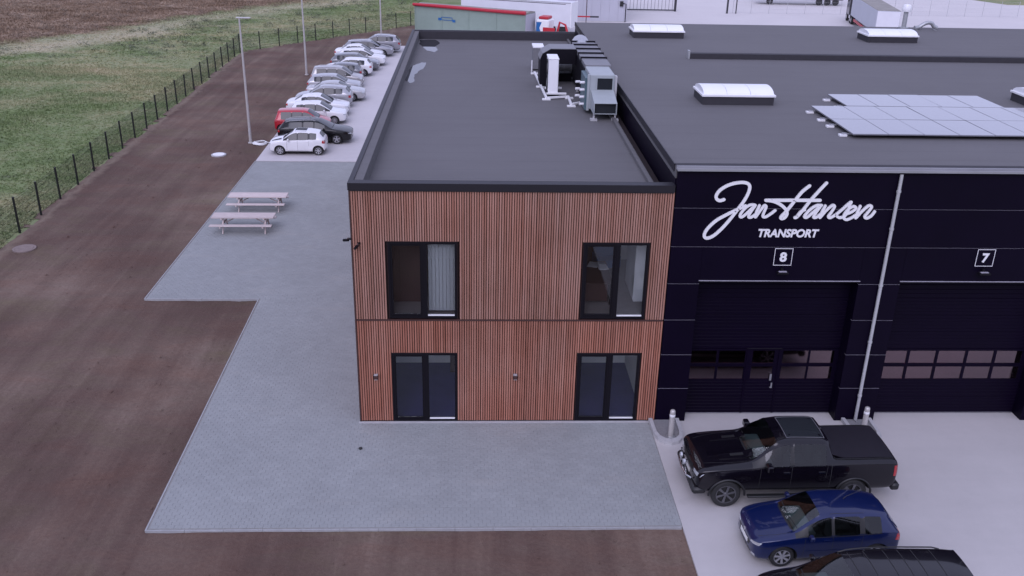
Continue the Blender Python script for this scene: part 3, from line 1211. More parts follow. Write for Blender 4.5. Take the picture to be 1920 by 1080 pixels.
# lettering ---------------------------------------------------------------
STROKES = [[(10.722, 7.45), (10.606, 7.418), (10.512, 7.464), (10.485, 7.572), (10.573, 7.727), (10.766, 7.866), (10.995, 7.945), (11.229, 7.968), (11.384, 7.917), (11.429, 7.795), (11.392, 7.61), (11.298, 7.392), (11.147, 7.142), (10.969, 6.857), (10.759, 6.571), (10.54, 6.346), (10.367, 6.265), (10.271, 6.306), (10.273, 6.44), (10.389, 6.632), (10.58, 6.823), (10.806, 6.967), (11.032, 7.094), (11.231, 7.198), (11.373, 7.268)], [(11.64, 7.295), (11.505, 7.294), (11.38, 7.206), (11.277, 7.064), (11.244, 6.96), (11.299, 6.923), (11.409, 7.012), (11.557, 7.182), (11.656, 7.286), (11.546, 7.082), (11.496, 6.94), (11.571, 6.918), (11.691, 7.004)], [(11.777, 7.281), (11.718, 7.099), (11.701, 6.926), (11.813, 7.115), (11.918, 7.279), (11.977, 7.241), (11.937, 7.085), (11.915, 6.952), (12.002, 6.934), (12.127, 7.017), (12.257, 7.134)], [(13.53, 7.45), (12.672, 7.446), (11.943, 7.438), (12.166, 7.411), (12.389, 7.313), (12.56, 7.167), (12.615, 7.026), (12.564, 6.916), (12.484, 6.884), (12.455, 6.937), (12.596, 7.121), (12.794, 7.435), (12.966, 7.7), (13.158, 7.883)], [(13.639, 7.973), (13.444, 7.719), (13.245, 7.438), (13.075, 7.155), (12.929, 6.95), (12.867, 6.918)], [(12.934, 6.981), (13.021, 7.108), (13.12, 7.156)], [(13.598, 7.3), (13.448, 7.293), (13.297, 7.188), (13.17, 7.024), (13.142, 6.942), (13.228, 6.936), (13.399, 7.111), (13.57, 7.285), (13.465, 7.08), (13.409, 6.944), (13.487, 6.928), (13.608, 7.033)], [(13.706, 7.286), (13.631, 7.081), (13.601, 6.923), (13.732, 7.113), (13.901, 7.293), (13.981, 7.266), (13.917, 7.099), (13.847, 6.963), (13.913, 6.925), (14.065, 7.021)], [(14.065, 7.021), (14.222, 7.18), (14.351, 7.322), (14.449, 7.407), (14.41, 7.291), (14.397, 7.134), (14.33, 6.982), (14.202, 6.927), (14.112, 6.958)], [(14.337, 7.032), (14.508, 7.103), (14.617, 7.214), (14.546, 7.276), (14.407, 7.197), (14.312, 7.038), (14.31, 6.918), (14.41, 6.868), (14.565, 6.945), (14.711, 7.073)], [(14.736, 7.284), (14.684, 7.104), (14.66, 6.921), (14.809, 7.121), (14.977, 7.295), (15.073, 7.264), (15.0, 7.106), (14.92, 6.97), (14.99, 6.917), (15.106, 6.987), (15.189, 7.124)]]


def catmull(p, n=6, sharp=None):
    p = [Vector((*q, 0)) for q in p]
    out = []
    for i in range(len(p) - 1):
        a, b, c, d = p[max(i - 1, 0)], p[i], p[i + 1], p[min(i + 2, len(p) - 1)]
        for k in range(n):
            t = k / n
            out.append(.5 * ((2 * b) + (c - a) * t + (2 * a - 5 * b + 4 * c - d) * t * t + (3 * b - a - 3 * c + d) * t ** 3))
    out.append(p[-1])
    return out


let = MB()
for si, s in enumerate(STROKES):
    P = catmull(s)
    if si == 3:
        P = [Vector((*q, 0)) for q in s[:2]] + catmull(s[2:])
    w = .040 if si not in (0, 3, 4) else .046
    n = 6
    # one flat ribbon made of overlapping short bars with round joints, 30 mm thick
    for i, p in enumerate(P):
        let.prism([(p.x + w * math.cos(2 * math.pi * k / 10), p.y + w * math.sin(2 * math.pi * k / 10)) for k in range(10)][::-1], -.036 - .0002 * (i % 7) - .0011 * si, -.002, 0, 'y')
        if i:
            q = P[i - 1]
            d = (p - q)
            if d.length < 1e-5:
                continue
            nn = Vector((-d.y, d.x, 0)).normalized() * w
            let.prism([(q + nn)[:2], (p + nn)[:2], (p - nn)[:2], (q - nn)[:2]], -.0365 - .0002 * (i % 5) - .0011 * si, -.002, 0, 'y')
lo = let.build('script_lettering', 'letter_white', hall)
lo['label'] = 'large white script lettering on the black wall'


def text_mesh(s, size, offset=0.0, shear=0.0, extrude=.012, xscale=1.0):
    c = bpy.data.curves.new('txt', 'FONT')
    c.body = s
    c.size = size
    c.offset = offset
    c.shear = shear
    c.extrude = extrude
    c.align_x = 'CENTER'
    c.align_y = 'CENTER'
    o = bpy.data.objects.new('txt', c)
    COL.objects.link(o)
    dg = bpy.context.evaluated_depsgraph_get()
    dg.update()
    me = bpy.data.meshes.new_from_object(o.evaluated_get(dg))
    bpy.data.objects.remove(o)
    xs = [v.co.x for v in me.vertices]
    ys = [v.co.y for v in me.vertices]
    me.transform(Matrix.Translation((-(min(xs) + max(xs)) / 2, -(min(ys) + max(ys)) / 2, 0)))
    if xscale != 1:
        me.transform(Matrix.Diagonal((xscale, 1, 1, 1)))
    me.transform(Matrix.Rotation(R(90), 4, 'X'))
    return me, max(xs) - min(xs), max(ys) - min(ys)


me, tw, th_ = text_mesh('TRANSPORT', .36, .0125, .16)
o = obj('block_lettering', me, 'letter_white', hall, (12.745, -.015, 6.43))
o.scale = (1.80 / tw, 1, .255 / th_)
me.name = 'block_lettering'
for bay, dg_ in enumerate('87654321'):
    cx = 12.69 + BAY * bay
    if cx > 52:
        break
    z0, z1 = 5.41, 5.96
    sg = MB(); sg.cbox((cx - .275, -.022, z0), (cx + .275, -.001, z1), .006)
    so = sg.build('number_sign', 'black_panel', hall)
    rim = MB()
    e = .016
    rim.box((cx - .272, -.027, z1 - .003 - e), (cx + .272, -.0225, z1 - .003)); rim.box((cx - .272, -.027, z0 + .003), (cx + .272, -.0225, z0 + .003 + e))
    rim.box((cx - .272, -.0268, z0 + .0035 + e), (cx - .272 + e, -.0225, z1 - .0035 - e)); rim.box((cx + .272 - e, -.0268, z0 + .0035 + e), (cx + .272, -.0225, z1 - .0035 - e))
    rim.build('sign_border', 'letter_white', so)
    me, tw, th_ = text_mesh(dg_, .4, .014, 0)
    o = obj('numeral', me, 'letter_white', so, (cx, -.028, (z0 + z1) / 2))
    o.scale = (.21 / tw, 1, .30 / th_)
    lb = MB(); lb.box((cx - .04, -.10, 5.26), (cx + .04, -.001, 5.34)); lb.cbox((cx - .17, -.24, 5.20), (cx + .17, -.08, 5.262), .012)
    l_ = lb.build('door_lamp', 'frame_dark', hall)
    B('lamp_top', (cx - .12, -.20, 5.2625), (cx + .12, -.12, 5.275), 'panel_edge', l_)

# skylights on the hall roof
def skylight(x, y, label):
    t = thing('skylight', label, 'skylight', (x, y, HZ), 0, 'barrel skylights on the hall roof')
    w, d = 2.62, 1.5
    B('curb', (0, 0, 0), (w, d, .30), 'felt_dark', t)
    B('rim', (-.05, -.05, .301), (w + .05, d + .05, .38), 'white_paint', t, .01)
    n = 12
    for k in range(3):        # three vaulted sheets side by side
        a, b = .01 + k * (w - .02) / 3, .01 + (k + 1) * (w - .02) / 3 - .012
        V, F = [], []
        for i in range(n + 1):
            an = math.pi * i / n
            yy, zz_ = d / 2 - (d / 2 - .01) * math.cos(an), .381 + .21 * math.sin(an)
            V += [(a, yy, zz_), (b, yy, zz_)]
            if i:
                o = 2 * i
                F.append((o - 2, o - 1, o + 1, o))
        F.append(tuple(range(0, 2 * n + 2, 2)))
        F.append(tuple(range(2 * n + 1, 0, -2)))
        mb = MB(); mb.add(V, F)
        mb.build('dome', 'white_dome', t, smooth=35)
    return t


for (x, y, lb) in ((11.85, 8.25, 'white barrel skylight nearest the hall front, beside the solar panels'),
                   (11.78, 24.1, 'white barrel skylight at the rear of the hall roof behind the office'),
                   (24.0, 23.7, 'white barrel skylight at the rear of the hall roof by the silver flue'),
                   (24.15, 8.25, 'white barrel skylight behind the solar panels at the photo edge')):
    skylight(x, y, lb)

# solar panels
sa = thing('solar_array', 'flat array of grey solar panels on the hall roof', 'solar panels', (0, 0, HZ))
PWX, PWY, PZ0 = 1.165, 2.06, .16
pmesh = MB(); pmesh.box((.004, .004, -.035), (PWX - .004, PWY - .004, 0)); pmesh = pmesh.mesh('solar_panel'); pmesh.materials.append(MATS['solar_frame'])
gm = MB()
gm.box((.014, .014, .0005), (PWX - .014, PWY - .014, .003))
gm = gm.mesh('cell_glass'); gm.materials.append(MATS['solar'])
ry = [(3.45, 15.62, 9), (3.45 + PWY + .02, 15.62, 9), (3.45 + 2 * PWY + .04, 16.95, 5)]
for (y, x0, n) in ry:
    for i in range(n):
        o = obj('solar_panel', pmesh, None, sa, (x0 + i * PWX, y, PZ0 + random.uniform(-.002, .002)))
        o.rotation_euler = (R(random.uniform(-.15, .15)), R(random.uniform(-.12, .12)), 0)
        obj('cell_glass', gm, None, o)
    for yy in (y + .35, y + 1.55):
        B('mounting_rail', (x0 - .22, yy, .06), (x0 + n * PWX + .1, yy + .06, .10), 'alu', sa)
        B('ballast_block', (x0 - .30, yy - .06, .001), (x0 - .06, yy + .12, .058), 'white_paint', sa)

# flue and curved vent pipes at the hall's rear edge
t = thing('roof_flue', 'silver roof flue with white cowl at the rear edge of the hall', 'flue', (28.1, 28.9, HZ))
mb = MB(); mb.lathe([(.26, 0), (.26, .12), (.13, .14), (.13, .95), (0, .95)], 16); mb.build('pipe', 'galv', t, smooth=40)
mb = MB(); mb.lathe([(.05, .96), (.24, .98), (.28, 1.15), (.20, 1.34), (0, 1.40)], 16); mb.build('cowl', 'white_plastic', t, smooth=50)
t = thing('vent_pipe', 'curved silver vent pipe lying beside the white roof flue', 'vent pipe', (28.5, 28.7, HZ))
pts = [(.15, 0, .12), (.4, .1, .14), (.65, .1, .30), (.9, .1, .40), (1.15, .1, .36), (1.3, .1, .2), (1.5, .05, .12)]
mb = MB(); mb.tube([(p.x, .1 * math.sin(p.x), p.y) for p in catmull([(a, c) for a, b, c in pts], 4)], .11, 10); mb.build('pipe', 'galv', t, smooth=60)
B('saddle', (.2, -.12, 0), (.32, .16, .02), 'galv', t)
B('saddle', (1.32, -.1, 0), (1.44, .18, .02), 'galv', t)

# ------------------------------------------------------------------ air handling plant on the office roof
t = thing('air_handling_unit', 'pale green air handling unit with black ribbed casing on the office roof', 'ventilation unit', (8.0, 9.6, RZ))
# outlet hood
mb = MB()
mb.prism([(0.0, .26), (1.15, .26), (1.15, .95), (0.0, .68)], .05, .08, 0, 'x')
mb.prism([(0.0, .26), (1.15, .26), (1.15, .95), (0.0, .68)], .90, .93, 0, 'x')
mb.add([(.05, 0, .68), (.93, 0, .68), (.93, 1.15, .95), (.05, 1.15, .95), (.05, 0, .70), (.93, 0, .70), (.93, 1.15, .97), (.05, 1.15, .97)],
       [(3, 2, 1, 0), (4, 5, 6, 7), (0, 1, 5, 4), (1, 2, 6, 5), (3, 0, 4, 7)])
mb.box((.081, .1, .26), (.899, 1.15, .29))
mb.build('outlet_hood', 'unit_pale', t)
B('louvre_grille', (.081, .12, .291), (.899, .16, .675), 'glass_dark', t)
mb = MB(); mb.cbox((0, 1.16, .22), (.96, 3.0, 1.55), .02); mb.build('cabinet', 'unit_pale', t)
B('inspection_panel', (.28, 1.135, .99), (.86, 1.158, 1.42), 'glass_dark', t, .005)
fr = MB()
fr.box((.24, 1.12, 1.425), (.90, 1.157, 1.46)); fr.box((.24, 1.12, .95), (.90, 1.157, .985)); fr.box((.24, 1.12, .9855), (.275, 1.157, 1.4245)); fr.box((.865, 1.12, .9855), (.90, 1.157, 1.4245))
fr.build('panel_frame', 'unit_pale', t)
B('side_panel', (-.17, 1.30, .15), (-.003, 2.9, 1.40), 'unit_green', t, .015)
B('side_panel', (-.10, 1.18, .15), (-.0035, 1.28, 1.55), 'unit_pale', t, .01)
B('corner_post', (.965, 1.2, .15), (1.06, 1.45, 1.5), 'alu_matt', t, .01)
for i in range(5):
    y0 = 3.02 + [0, 1.62, 2.75, 3.9, 5.0][i]
    y1 = 3.02 + [1.60, 2.73, 3.88, 4.98, 5.9][i]
    B('casing_section', (.0, y0, .18), (1.05, y1, 1.60 - .0), 'duct_grey', t, .015)
    B('casing_flange', (-.03, y1 - .06, .16), (1.08, y1 + .03, 1.66), 'duct_black', t)
for k in range(7):
    z = .35 + (k % 4) * .28
    y = 1.5 + (k // 4) * 1.6
    mb = MB(); mb.tube([(-.18, y, z), (-.36, y - .03, z)], .05, 8); mb.build('pipe_stub', 'white_plastic', t)
for (x, y) in ((.08, .18), (.90, .18), (.08, 2.5), (.9, 2.5), (.08, 5.6), (.9, 5.6)):
    mb = MB(); mb.box((x - .03, y - .03, .08), (x + .03, y + .03, .28)); mb.box((x - .13, y - .11, .001), (x + .13, y + .11, .079))
    mb.build('foot', 'alu_matt', t)
B('black_side', (-.035, 3.1, .2), (-.003, 8.7, 1.45), 'duct_black', t)

t = thing('heat_pump', 'tall white heat pump on the roof frame in front of the black duct', 'heat pump', (6.62, 13.95, RZ + .1))
B('casing', (0, 0, 0), (.42, 1.15, 1.46), 'white_plastic', t, .02)
B('top_cover', (-.015, -.015, 1.461), (.435, 1.165, 1.50), 'white_plastic', t, .01)
mb = MB(); mb.lathe([(.30, 0), (.34, 0), (.34, .03), (.30, .03)], 18, axis='y'); m_ = mb.mesh('grille_ring'); m_.materials.append(MATS['black_plastic'])
for z in (.42, 1.05):
    o = obj('fan_grille', m_, None, t, (-.002, .58, z)); o.rotation_euler = (0, 0, R(90))
B('foot', (-.05, .12, -.06), (.47, .2, -.001), 'black_plastic', t)
B('foot', (-.05, .95, -.06), (.47, 1.03, -.001), 'black_plastic', t)
B('valve_cover', (-.06, .02, .05), (-.002, .14, .17), 'black_plastic', t, .01)

t = thing('outdoor_unit', 'white topped condenser box behind the black duct on the office roof', 'condenser', (6.32, 20.0, RZ))
B('casing', (0, 0, .05), (.5, .95, 1.05), 'duct_grey', t, .015)
B('top_cover', (-.02, -.02, 1.051), (.52, .97, 1.14), 'white_plastic', t, .015)
B('foot', (.02, .1, .001), (.48, .2, .049), 'black_plastic', t)
B('foot', (.02, .75, .001), (.48, .85, .049), 'black_plastic', t)

# the big inverted-U duct: outline in x-z, pushed along y
t = thing('arched_duct', 'large black arched duct joining the ribbed casing and the roof', 'duct', (0, 0, RZ))
out = [(6.40, 0), (6.40, 1.22), (6.50, 1.46), (6.85, 1.66), (7.95, 1.66), (7.95, 1.02), (7.22, 1.02), (7.06, .95), (6.98, .8), (6.98, 0)]
mb = MB(); mb.prism([(x, z) for x, z in out], 16.0, 17.25, 0, 'y'); mb.build('duct_shell', 'duct_black', t)
top = [(6.39, 1.22), (6.495, 1.466), (6.848, 1.666), (7.95, 1.666), (7.95, 1.69), (6.84, 1.69), (6.48, 1.48), (6.37, 1.22)]
mb = MB(); mb.prism(top, 15.98, 17.27, 0, 'y'); mb.build('duct_lid', 'duct_grey', t)
mb = MB(); mb.box((6.38, 15.95, .0), (6.93, 17.3, .06)); mb.build('base_flange', 'duct_grey', t)
t = thing('round_duct', 'light grey round duct seen low through the black arched duct', 'duct', (0, 0, RZ))
mb = MB(); mb.tube([(6.95, 17.7, .62), (7.4, 17.7, .62), (7.96, 17.7, .62)], .23, 14); mb.build('duct_tube', 'alu_matt', t, smooth=40)
for x in (7.2, 7.6):
    mb = MB(); mb.lathe([(.232, -.02), (.25, -.02), (.25, .02), (.232, .02)], 14, axis='y'); o = mb.build('clamp_ring', 'alu', t, (x, 17.7, .62)); o.rotation_euler = (0, 0, R(90))
B('black_box', (6.95, 17.35, .0), (7.95, 18.1, .36), 'duct_black', t, .01)  # plain black box filling the dark area below the round duct
t = thing('duct_elbow', 'silver round duct elbow at the far end of the ribbed casing', 'duct', (0, 0, RZ))
pts = catmull([(18.4, 1.25), (19.0, 1.45), (19.4, 1.30), (19.6, .9), (19.65, .0)], 4)
mb = MB(); mb.tube([(8.45 + .0 * i, p.x, p.y) for i, p in enumerate(pts)], .40, 14); mb.build('elbow_tube', 'alu', t, smooth=40)
mb = MB(); mb.lathe([(.42, 0), (.55, 0), (.55, .06), (.42, .06)], 16, c=(8.45, 19.65, .0)); mb.build('collar', 'alu', t)

t = thing('roof_frame', 'pale steel support frame lying on the office roof round the heat pump', 'frame', (0, 0, RZ))
def beam(a, b, nm='beam'):
    va, vb = Vector(a), Vector(b)
    d = (vb - va).normalized(); nn = Vector((-d.y, d.x, 0)) * .045
    mb = MB(); mb.prism([(va + nn)[:2], (va - nn)[:2], (vb - nn)[:2], (vb + nn)[:2]], .05 + a[2], .12 + a[2]); mb.build(nm, 'white_paint', t)
beam((6.35, 19.1, 0), (6.52, 13.4, 0)); beam((6.5, 13.38, .001), (7.5, 13.72, .001)); beam((7.46, 13.75, .002), (7.44, 12.15, .002)); beam((7.44, 12.2, .003), (7.9, 12.6, .003))
beam((6.56, 15.12, .071), (7.3, 15.12, .071)); beam((6.56, 13.95, .0711), (7.4, 13.95, .0711))
for (x, y) in ((6.35, 19.1), (6.42, 16.0), (6.52, 13.4), (7.45, 12.15), (7.5, 13.7)):
    B('pad', (x - .17, y - .10, .001), (x + .17, y + .10, .049), 'white_paint', t)
mb = MB(); mb.tube([(6.25, 19.6, 0), (6.25, 19.6, .55)], .03, 6); mb.build('stub_post', 'white_paint', t)

# ------------------------------------------------------------------ vehicles
def st_hatch():
    #   x,    zb,  zs,  zbl,  zt,   w,    wt   (fractions)
    return [(.000, .24, .40, .44, .46, .60, .50), (.014, .15, .43, .50, .52, .82, .66), (.05, .12, .455, .54, .565, .94, .78), (.12, .12, .48, .575, .61, .99, .82),
            (.20, .12, .50, .605, .645, 1.0, .83), (.265, .12, .52, .63, .675, 1.0, .82), (.355, .12, .535, .64, .84, 1.0, .76), (.44, .12, .545, .645, .965, 1.0, .69),
            (.51, .12, .55, .65, .997, 1.0, .68), (.53, .12, .55, .652, 1.0, 1.0, .68), (.70, .12, .56, .665, .99, 1.0, .67), (.735, .12, .565, .67, .985, 1.0, .665),
            (.85, .12, .58, .685, .945, .99, .63), (.90, .12, .585, .69, .915, .975, .61), (.962, .13, .575, .68, .72, .94, .62), (.985, .17, .54, .62, .645, .90, .62), (1.0, .24, .46, .52, .54, .74, .55)]


CARS = {
    'hatch': dict(st=st_hatch(), ws=(5, 7), sg=[(6, 8), (9, 10), (11, 12)], rg=(13, 14)),
}
_h = st_hatch()
CARS['sedan'] = dict(st=_h[:8] + [(.50, .12, .55, .65, .997, 1, .68), (.515, .12, .55, .652, 1.0, 1, .68), (.645, .12, .56, .665, .985, 1, .67), (.665, .12, .56, .667, .975, 1, .66),
                                  (.74, .12, .57, .675, .92, .99, .63), (.86, .12, .585, .69, .725, .985, .70), (.93, .12, .59, .685, .715, .965, .70), (.985, .16, .56, .65, .68, .91, .66), (1.0, .24, .46, .55, .58, .76, .58)],
                     ws=(5, 7), sg=[(6, 8), (9, 10), (11, 12)], rg=(12, 13))
CARS['wagon'] = dict(st=_h[:8] + [(.49, .12, .55, .65, .997, 1, .68), (.505, .12, .55, .652, 1.0, 1, .68), (.64, .12, .56, .665, .995, 1, .67), (.66, .12, .56, .667, .99, 1, .665),
                                  (.84, .12, .58, .685, .955, .99, .63), (.90, .12, .585, .69, .935, .98, .62), (.965, .13, .58, .68, .73, .95, .64), (.985, .17, .54, .62, .645, .90, .62), (1.0, .24, .46, .54, .56, .76, .55)],
                     ws=(5, 7), sg=[(6, 8), (9, 10), (11, 12)], rg=(13, 14))
CARS['mpv'] = dict(st=[(.000, .22, .38, .42, .44, .62, .50), (.014, .14, .42, .48, .50, .84, .66), (.05, .11, .44, .52, .545, .95, .78), (.10, .11, .46, .55, .59, .99, .80),
                       (.15, .11, .48, .575, .62, 1.0, .81), (.205, .11, .50, .595, .66, 1.0, .80), (.30, .11, .51, .605, .84, 1.0, .75), (.385, .11, .52, .61, .965, 1.0, .71),
                       (.47, .11, .52, .61, .995, 1.0, .70), (.485, .11, .52, .61, 1.0, 1.0, .70), (.66, .11, .53, .615, .998, 1.0, .70), (.68, .11, .53, .615, .995, 1.0, .695),
                       (.87, .11, .54, .62, .98, .99, .67), (.925, .11, .545, .625, .96, .98, .66), (.972, .12, .55, .625, .68, .96, .66), (.988, .16, .52, .57, .60, .92, .64), (1.0, .22, .45, .5, .52, .78, .58)],
                   ws=(5, 7), sg=[(6, 8), (9, 10), (11, 12)], rg=(13, 14))
CARS['suv'] = dict(st=[(a, b + .03, c + .02, d + .015, e + (.015 if e < .7 else 0), f, g_ + (.02 if e > .7 else 0)) for (a, b, c, d, e, f, g_) in _h], ws=(5, 7), sg=[(6, 8), (9, 10), (11, 12)], rg=(13, 14))
_pz = 1.95
CARS['pickup'] = dict(st=[(x, a / _pz, b / _pz, c / _pz, d / _pz, w, wt) for (x, a, b, c, d, w, wt) in [
    (.000, .58, .88, 1.02, 1.06, .80, .66), (.012, .44, .95, 1.12, 1.16, .93, .76), (.045, .40, .98, 1.18, 1.23, .985, .80), (.12, .42, 1.0, 1.22, 1.29, 1.0, .80),
    (.20, .44, 1.02, 1.25, 1.33, 1.0, .80), (.275, .44, 1.04, 1.27, 1.37, 1.0, .79), (.335, .44, 1.05, 1.30, 1.64, 1.0, .75), (.395, .44, 1.06, 1.31, 1.88, 1.0, .70),
    (.455, .44, 1.06, 1.32, 1.945, 1.0, .69), (.475, .44, 1.06, 1.32, 1.95, 1.0, .69), (.60, .44, 1.06, 1.33, 1.945, 1.0, .69), (.632, .44, 1.06, 1.33, 1.93, 1.0, .69),
    (.650, .44, 1.06, 1.33, 1.88, 1.0, .69), (.672, .44, 1.06, 1.33, 1.46, 1.0, .84), (.69, .44, 1.08, 1.36, 1.44, 1.0, .87), (.86, .44, 1.08, 1.37, 1.45, 1.0, .87), (.965, .44, 1.08, 1.37, 1.45, .995, .86),
    (.988, .50, 1.05, 1.32, 1.40, .97, .84), (1.0, .58, .95, 1.22, 1.28, .90, .78)]], ws=(5, 7), sg=[(6, 8), (9, 11)], rg=(12, 13))

# shared wheel meshes (radius 1, axle along y, outer face toward -y)
def wheel_meshes():
    tyre = MB(); tyre.lathe([(.66, -.30), (.90, -.33), (.985, -.22), (1.0, -.12), (1.0, .12), (.985, .22), (.90, .33), (.66, .30)], 28, axis='y')
    tm = tyre.mesh('tyre', 40)
    tm.materials.append(MATS['rubber'])
    rims = {}
    for nm, nsp, wsp, mt in (('rim8', 7, .17, 'rim_silver'), ('rim5', 5, .24, 'rim_silver'), ('rim6', 6, .15, 'rim_two'), ('rim_cap', 10, .15, 'rim_silver')):
        rm = MB()
        rm.lathe([(.68, -.29), (.62, -.28), (.60, -.05), (.60, .26), (.68, .28)], 28, 1, 'y')
        rm.lathe([(.685, -.305), (.62, -.285)], 28, 0, 'y')
        rm.lathe([(.0, -.02), (.60, -.02)], 20, 1, 'y')
        rm.lathe([(.0, -.27), (.10, -.27), (.15, -.23), (.15, -.03)], 14, 0, 'y')
        for k in range(nsp):
            a = 2 * math.pi * k / nsp + .3
            ca, sa_ = math.cos(a), math.sin(a)
            def P(r, w, y):
                return (r * ca - w * sa_, y, r * sa_ + w * ca)
            w0, w1 = wsp * .42, wsp * .62
            V = [P(.10, -w0, -.245), P(.10, w0, -.245), P(.645, w1, -.275), P(.645, -w1, -.275), P(.10, -w0, -.10), P(.10, w0, -.10), P(.645, w1, -.15), P(.645, -w1, -.15)]
            rm.add(V, [(0, 1, 2, 3), (7, 6, 5, 4), (4, 5, 1, 0), (5, 6, 2, 1), (7, 4, 0, 3)], 0)
        rmm = rm.mesh(nm)
        rmm.materials.append(MATS[mt]); rmm.materials.append(MATS['rubber'])
        rims[nm] = rmm
    return tm, rims


TYRE, RIMS = wheel_meshes()


def eval_mods(o):
    dg = bpy.context.evaluated_depsgraph_get()
    dg.update()
    return bpy.data.meshes.new_from_object(o.evaluated_get(dg))


def patch(bvh, pts, axis, d, off=.004, cuts=2, thick=.012):
    """small plate following the body: pts in the plane seen along axis; d = sign of the side it is on"""
    bm = bmesh.new()
    vs = [bm.verts.new((p[0], p[1], 0)) for p in pts]
    f = bm.faces.new(vs)
    bmesh.ops.triangulate(bm, faces=[f])
    bmesh.ops.subdivide_edges(bm, edges=bm.edges[:], cuts=cuts, use_grid_fill=True)
    ok = []
    for v in bm.verts:
        a, b = v.co.x, v.co.y
        if axis == 'y':
            o, dr = Vector((a, d * 3, b)), Vector((0, -d, 0))
        elif axis == 'x':
            o, dr = Vector((d * 5, a, b)), Vector((-d, 0, 0))
        else:
            o, dr = Vector((a, b, 5)), Vector((0, 0, -1))
        h, n, i, _ = bvh.ray_cast(o, dr)
        if h is None:
            h, n, i, _ = bvh.find_nearest(o + dr * (3 if axis != 'x' else 3))
        if n.dot(dr) > 0:
            n = -n
        v.co = h + n * off
        ok.append((v, n.copy()))
    bm.normal_update()
    tot = Vector((0, 0, 0))
    for f in bm.faces:
        tot += f.normal * f.calc_area()
    dr = {'y': Vector((0, d, 0)), 'x': Vector((d, 0, 0)), 'z': Vector((0, 0, 1))}[axis]
    if tot.dot(dr) < 0:
        bmesh.ops.reverse_faces(bm, faces=bm.faces[:])
    # skirt so that the plate has body
    bed = [e for e in bm.edges if e.is_boundary]
    r = bmesh.ops.extrude_edge_only(bm, edges=bed)
    nmap = {v: n for v, n in ok}
    for v in [x for x in r['geom'] if isinstance(x, bmesh.types.BMVert)]:
        near = min(ok, key=lambda q: (q[0].co - v.co).length_squared)
        v.co = v.co - near[1] * thick
    me = bpy.data.meshes.new('patch')
    bm.to_mesh(me)
    bm.free()
    me.polygons.foreach_set('use_smooth', [True] * len(me.polygons))
    me.set_sharp_from_angle(angle=R(50))
    return me


def ribbon(bvh, line, axis, d, w=.008, off=.002, step=.06):
    pts = []
    for (a, b) in zip(line[:-1], line[1:]):
        va, vb = Vector((*a, 0)), Vector((*b, 0))
        n = max(1, int((vb - va).length / step))
        pts += [va.lerp(vb, i / n) for i in range(n)]
    pts.append(Vector((*line[-1], 0)))
    H = []
    for p in pts:
        if axis == 'y':
            o, dr = Vector((p.x, d * 3, p.y)), Vector((0, -d, 0))
        elif axis == 'x':
            o, dr = Vector((d * 5, p.x, p.y)), Vector((-d, 0, 0))
        else:
            o, dr = Vector((p.x, p.y, 5)), Vector((0, 0, -1))
        h, n, i, _ = bvh.ray_cast(o, dr)
        if h is None:
            continue
        if n.dot(dr) > 0:
            n = -n
        H.append((h, n))
    mb = MB()
    V, F = [], []
    for i, (h, n) in enumerate(H):
        t = (H[min(i + 1, len(H) - 1)][0] - H[max(i - 1, 0)][0]).normalized()
        s = t.cross(n).normalized() * w / 2
        V += [h + s - n * .004, h + s + n * off, h - s + n * off, h - s - n * .004]
        if i:
            o = 4 * i
            for k in range(3):
                F.append((o - 4 + k, o + k, o + k + 1, o - 3 + k))
    mb.add(V, F)
    return mb.mesh('ribbon')


